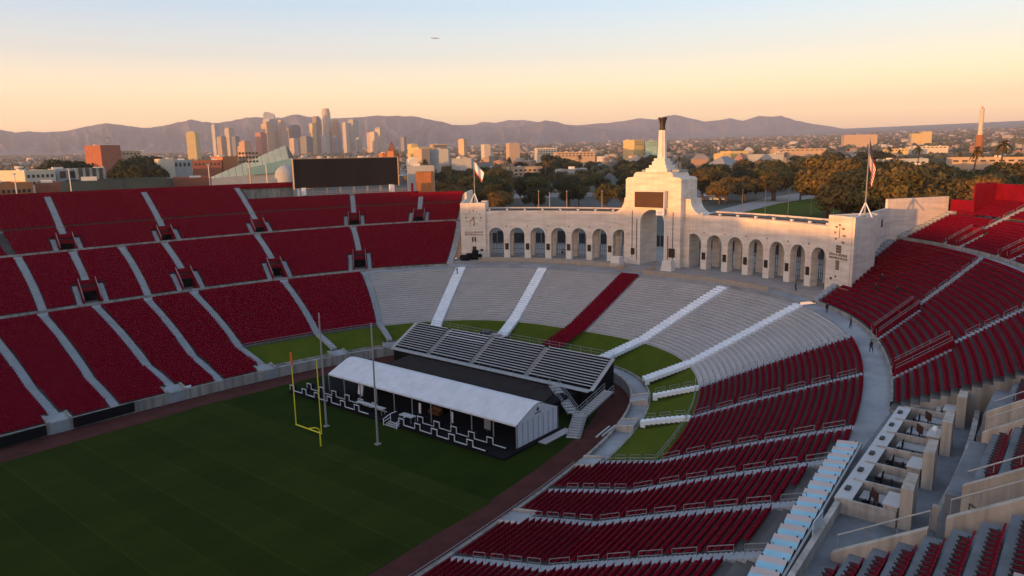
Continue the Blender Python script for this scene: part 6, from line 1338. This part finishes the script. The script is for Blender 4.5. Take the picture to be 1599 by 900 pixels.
# lamp posts along the park edge, flagpoles, floodlight, masts
def lamp(px, yt, d_, label, group):
    P = ray(px, yt, d_); z = terrain(P.x, P.y); r = empty('lamp_post', (P.x, P.y, z), label, 'lamp post', group); mb = MB(); mb.cyl((P.x, P.y, z), (P.x, P.y, P.z), .16, .10, 6); mb.build('post', M['railtan'], r); mb = MB(); mb.lathe((P.x, P.y, P.z), [(.12, 0), (.35, .2), (.3, .5), (.05, .7)], 8); mb.build('lantern', M['rail'], r)
for px, yt in ((841, 300), (858, 303), (885, 300), (940, 300), (1160, 298), (1196, 299), (1232, 300), (1268, 302), (1303, 303), (1386, 303)): lamp(px, yt, 335, 'slender tan lamp post behind the arcade roof', 'lamp posts behind the arcade')
for px, yt, d_ in ((107, 264, 258), (325, 257, 268), (22, 272, 252), (415, 256, 262)):
    P = ray(px, yt, d_); z = 11.2; mb = MB(); mb.cyl((P.x, P.y, z), (P.x, P.y, P.z), .22, .14, 8); mb.box((P.x, P.y, P.z), (.9, .3, .3)); tag(mb.build('light_pole', M['stone2']), 'plain tan pole rising behind the far rim', 'pole', 'plain poles behind the far rim')
P = ray(392, 290, 262); fl = empty('floodlight', (P.x, P.y, 11.2), 'floodlight mast with three rows of dark lamps behind the far rim', 'floodlight'); zt = ray(392, 256, 262).z
mb = MB(); mb.cyl((P.x, P.y, 11.2), (P.x, P.y, zt), .35, .25, 8); mb.build('mast', M['railtan'], fl); u = Vector((RT.x, RT.y, 0)).normalized(); s_ = 262*1.05/FPX
for row in range(3):
    mb = MB(); c = Vector((P.x, P.y, zt+.8+row*1.35)); mb.bar(c-u*3.1, c+u*3.1, .12); mb.build('crossarm', M['rail'], fl)
    for k in range(6): e = c+u*((k-2.5)*1.12); mb = MB(); mb.cyl(e-Vector((FW.x, FW.y, .2))*.25, e+Vector((FW.x, FW.y, .2))*.2, .42, .3, 10); mb.build('lamp', M['dark'], fl)
mb = MB(); mb.bar((P.x, P.y, zt), (P.x, P.y, zt+4), .15); mb.build('lamp_frame', M['rail'], fl)
# flags on the corner towers
def flag_mat():
    m = bpy.data.materials.new('striped_flag'); m.use_nodes = True; t = m.node_tree; b = t.nodes['Principled BSDF']; b.inputs['Roughness'].default_value = .8
    uv = t.nodes.new('ShaderNodeUVMap'); sp_ = t.nodes.new('ShaderNodeSeparateXYZ'); t.links.new(uv.outputs[0], sp_.inputs[0])
    def math_(op, a, b_): n = t.nodes.new('ShaderNodeMath'); n.operation = op; (t.links.new(a, n.inputs[0]) if not isinstance(a, float) else setattr(n.inputs[0], 'default_value', a)); (t.links.new(b_, n.inputs[1]) if not isinstance(b_, float) else setattr(n.inputs[1], 'default_value', b_)); return n.outputs[0]
    st_ = math_('MODULO', math_('FLOOR', math_('MULTIPLY', sp_.outputs[1], 13.0), 0.0), 2.0); mx = t.nodes.new('ShaderNodeMix'); mx.data_type = 'RGBA'; t.links.new(st_, mx.inputs[0]); mx.inputs[6].default_value = (.50, .02, .03, 1); mx.inputs[7].default_value = (.75, .72, .70, 1)
    can = math_('MULTIPLY', math_('LESS_THAN', sp_.outputs[0], .4), math_('GREATER_THAN', sp_.outputs[1], .4615)); m2 = t.nodes.new('ShaderNodeMix'); m2.data_type = 'RGBA'; t.links.new(can, m2.inputs[0]); t.links.new(mx.outputs[2], m2.inputs[6]); m2.inputs[7].default_value = (.02, .03, .12, 1); t.links.new(m2.outputs[2], b.inputs['Base Color']); return m
def bear_mat():
    m = bpy.data.materials.new('white_flag_red_bar'); m.use_nodes = True; t = m.node_tree; b = t.nodes['Principled BSDF']; uv = t.nodes.new('ShaderNodeUVMap'); sp_ = t.nodes.new('ShaderNodeSeparateXYZ'); t.links.new(uv.outputs[0], sp_.inputs[0]); r_ = t.nodes.new('ShaderNodeValToRGB'); r_.color_ramp.interpolation = 'CONSTANT'; e = r_.color_ramp.elements; e[0].color = (.55, .04, .04, 1); e[1].position = .2; e[1].color = (.75, .73, .72, 1); t.links.new(sp_.outputs[1], r_.inputs[0]); t.links.new(r_.outputs[0], b.inputs['Base Color']); return m
def flag(base, top, fl_, fw_, hang, m, label):
    base = Vector(base); r = empty('flagpole', base, label, 'flagpole'); mb = MB(); H = top-base.z; mb.cyl(base, base+Vector((0, 0, H)), .13, .06, 8); mb.build('pole', M['pole'], r)
    mb = MB()
    for k in range(3): a = 2*math.pi*k/3+.4; mb.bar(base+Vector((1.3*math.cos(a), 1.3*math.sin(a), 0)), base+Vector((0, 0, 2.6)), .16)
    mb.build('tripod', M['white'], r); n, k_ = 14, 8; V = []; UV = []; F = []
    out_ = Vector((.75, -.65, 0)).normalized(); sd_ = Vector((-out_.y, out_.x, 0))
    for i in range(n+1):
        for j in range(k_+1):
            u, v = i/n, j/k_; x = fl_*u*math.cos(hang); dz = -fl_*u*math.sin(hang); wv = .28*math.sin(u*9+v*2.2)*u**.5; V.append(tuple(base+Vector((0, 0, H-.3-fw_*(1-v)))+out_*(.1+x*(1-.25*(1-v)))+sd_*wv+Vector((0, 0, dz)))); UV.append((u, v))
    for i in range(n):
        for j in range(k_): a = i*(k_+1)+j; F.append((a, a+1, a+k_+2, a+k_+1))
    me = bpy.data.meshes.new('flag_cloth'); me.from_pydata([tuple(Vector(v)-base) for v in V], [], F); ul = me.uv_layers.new(name='UVMap')
    for lp in me.loops: ul.data[lp.index].uv = UV[lp.vertex_index]
    me.materials.append(m); me.polygons.foreach_set('use_smooth', [True]*len(me.polygons)); link('flag_cloth', me, r); return r
bN = pol(35.35, RF+3.5, 26.6); bS = pol(-35.6, RF+4.2, 26.6)
flag(bS, 40.5, 5.2, 3.4, R(76), flag_mat(), 'flagpole with hanging red and white striped flag on the thermometer tower'); flag(bN, 37.5, 3.8, 2.4, R(50), bear_mat(), 'flagpole with white and red flag on the clock tower')
# equipment by the clock tower
for i, (u_, d_, w_, h_) in enumerate(((-2.6, 3.2, 1.6, 1.1), (-1.0, 2.9, 1.6, 1.5), (.5, 3.0, 1.5, 2.3), (1.6, 2.6, 1.0, 1.2), (-1.8, 4.6, 2.0, .9))):
    p = pol(35.35-u_*.75, RF-d_, ZP); mb = MB(); mb.base_box(p, (1.1, w_, h_), R(35)); mb.base_box(p+Vector((0, 0, h_)), (.9, w_*.9, .1), R(35)); tag(mb.build('equipment_case', M['black']), ('widest', 'square', 'tallest', 'narrowest', 'lowest')[i]+' black equipment case piled by the clock tower', 'case')
# aircraft
P = ray(681, 60, 2500); ac = empty('airplane', P, 'tiny airliner crossing the pale sky', 'airplane'); u = Vector((RT.x, RT.y, .0)).normalized(); v = Vector((-u.y, u.x, 0))
mb = MB(); mb.cyl(P-u*10, P+u*8, 1.1, 1.1, 8); mb.cyl(P+u*8, P+u*11, 1.1, .2, 8); mb.cyl(P-u*15, P-u*10, .3, 1.1, 8); mb.build('fuselage', M['pole'], ac)
for s in (-1, 1): mb = MB(); mb.prism([P+u*2, P+u*-2, P-u*5+v*s*13, P-u*3.5+v*s*13], (0, 0, .3)); mb.build('wing', M['pole'], ac)
mb = MB(); mb.prism([P-u*11, P-u*14.5, P-u*15.5+Vector((0, 0, 4.5)), P-u*14+Vector((0, 0, 4.5))], v*.3); mb.build('tail_fin', M['pole'], ac)
# --- people
def person_mesh():
    me = bpy.data.meshes.new('body'); J = [(0, 0, .95), (0, 0, 1.2), (0, 0, 1.42), (0, 0, 1.55), (0, .02, 1.70), (.10, 0, .90), (.13, .08, .50), (.13, .02, .09), (.13, .16, .05), (-.10, 0, .90), (-.13, -.10, .50), (-.14, -.22, .10), (-.14, -.10, .05), (.20, 0, 1.40), (.26, -.05, 1.12), (.28, .10, .90), (-.20, 0, 1.40), (-.26, .05, 1.12), (-.27, .20, .92)]
    E = [(0, 1), (1, 2), (2, 3), (3, 4), (0, 5), (5, 6), (6, 7), (7, 8), (0, 9), (9, 10), (10, 11), (11, 12), (2, 13), (13, 14), (14, 15), (2, 16), (16, 17), (17, 18)]
    RAD = [.15, .15, .16, .065, .105, .10, .075, .05, .045, .10, .075, .05, .045, .07, .05, .035, .07, .05, .035]
    me.from_pydata(J, E, []); o = bpy.data.objects.new('tmp_body', me); col.objects.link(o); md = o.modifiers.new('skin', 'SKIN')
    for i, sv in enumerate(me.skin_vertices[0].data): sv.radius = (RAD[i], RAD[i]*.85); sv.use_root = (i == 0)
    o.modifiers.new('sub', 'SUBSURF').levels = 1; dg = bpy.context.evaluated_depsgraph_get(); r = bpy.data.meshes.new_from_object(o.evaluated_get(dg)); bpy.data.objects.remove(o)
    r.materials.clear(); r.materials.append(M['cloth']); r.materials.append(M['skin'])
    for p_ in r.polygons: p_.use_smooth = True; p_.material_index = 1 if p_.center.z > 1.56 else 0
    return r
PM = person_mesh()
mb = MB(); mb.lathe((0, .0, 1.66), [(.118, 0), (.125, .06), (.10, .12), (.03, .16)], 10); ho = mb.build('hair', M['dark'], origin=(0, 0, 0)); HAIR = ho.data; bpy.data.objects.remove(ho)
mb = MB(); mb.lathe((0, 0, 1.0), [(.19, 0), (.20, .2), (.215, .40), (.12, .44)], 10); ho = mb.build('vest', M['yellowvest'], origin=(0, 0, 0)); VEST = ho.data; bpy.data.objects.remove(ho)
def person(p, rz, label, vest=False):
    r = empty('person', p, label, 'person'); r.rotation_euler = (0, 0, rz); link('body', PM, r); link('hair', HAIR, r)
    if vest: link('vest', VEST, r)
fB = line_fn('B', BL[0]); person(tier_pt('B', .82, fB(.82))+Vector((0, 0, .45)), R(30), 'person in lime vest walking down the white steps', True)
def tp(tier, t, deg, dz=.05): q = tier_pt(tier, t, R(deg)); return q+Vector((0, 0, dz))
person(tp('B', 1.03, -38.3, .02), R(120), 'person in dark clothes standing at the foot of the crimson stand by the bleacher top')
person(tp('B', 1.04, -43.9, .02), R(200), 'person in dark clothes standing on the walkway before the tunnel'); person(tp('B', 1.06, -50.3, .02), R(60), 'person in dark clothes on the walkway between the two tunnels')
for t, dg_, lb in ((.30, -38.6, 'dark clothed person among the seats by the flank wall, lowest'), (.42, -37.5, 'dark clothed person among the seats near the flank wall, highest'), (.36, -41.2, 'dark clothed person sweeping rows in mid section')): person(tp('C', t, dg_, -.1), R(80), lb)
P = pol(-31.6, RF-5.5, ZP); person(P, R(10), 'person in dark clothes on the plaza near the last arch')
# ------------------------------------------------------------------ haze
hx0, hx1, hy0, hy1, hz0, hz1 = HAZE; mb = MB(); mb.box(((hx0+hx1)/2, (hy0+hy1)/2, (hz0+hz1)/2), (hx1-hx0, hy1-hy0, hz1-hz0))
hm = bpy.data.materials.new('haze_air'); hm.use_nodes = True; t = hm.node_tree; t.nodes.clear(); o_ = t.nodes.new('ShaderNodeOutputMaterial'); pv_ = t.nodes.new('ShaderNodeVolumePrincipled')
pv_.inputs['Color'].default_value = (.93, .91, .99, 1); pv_.inputs['Density'].default_value = 5.4e-5; pv_.inputs['Anisotropy'].default_value = 0.0; t.links.new(pv_.outputs[0], o_.inputs['Volume'])
hz = mb.build('haze', hm); tag(hz, kind='stuff')
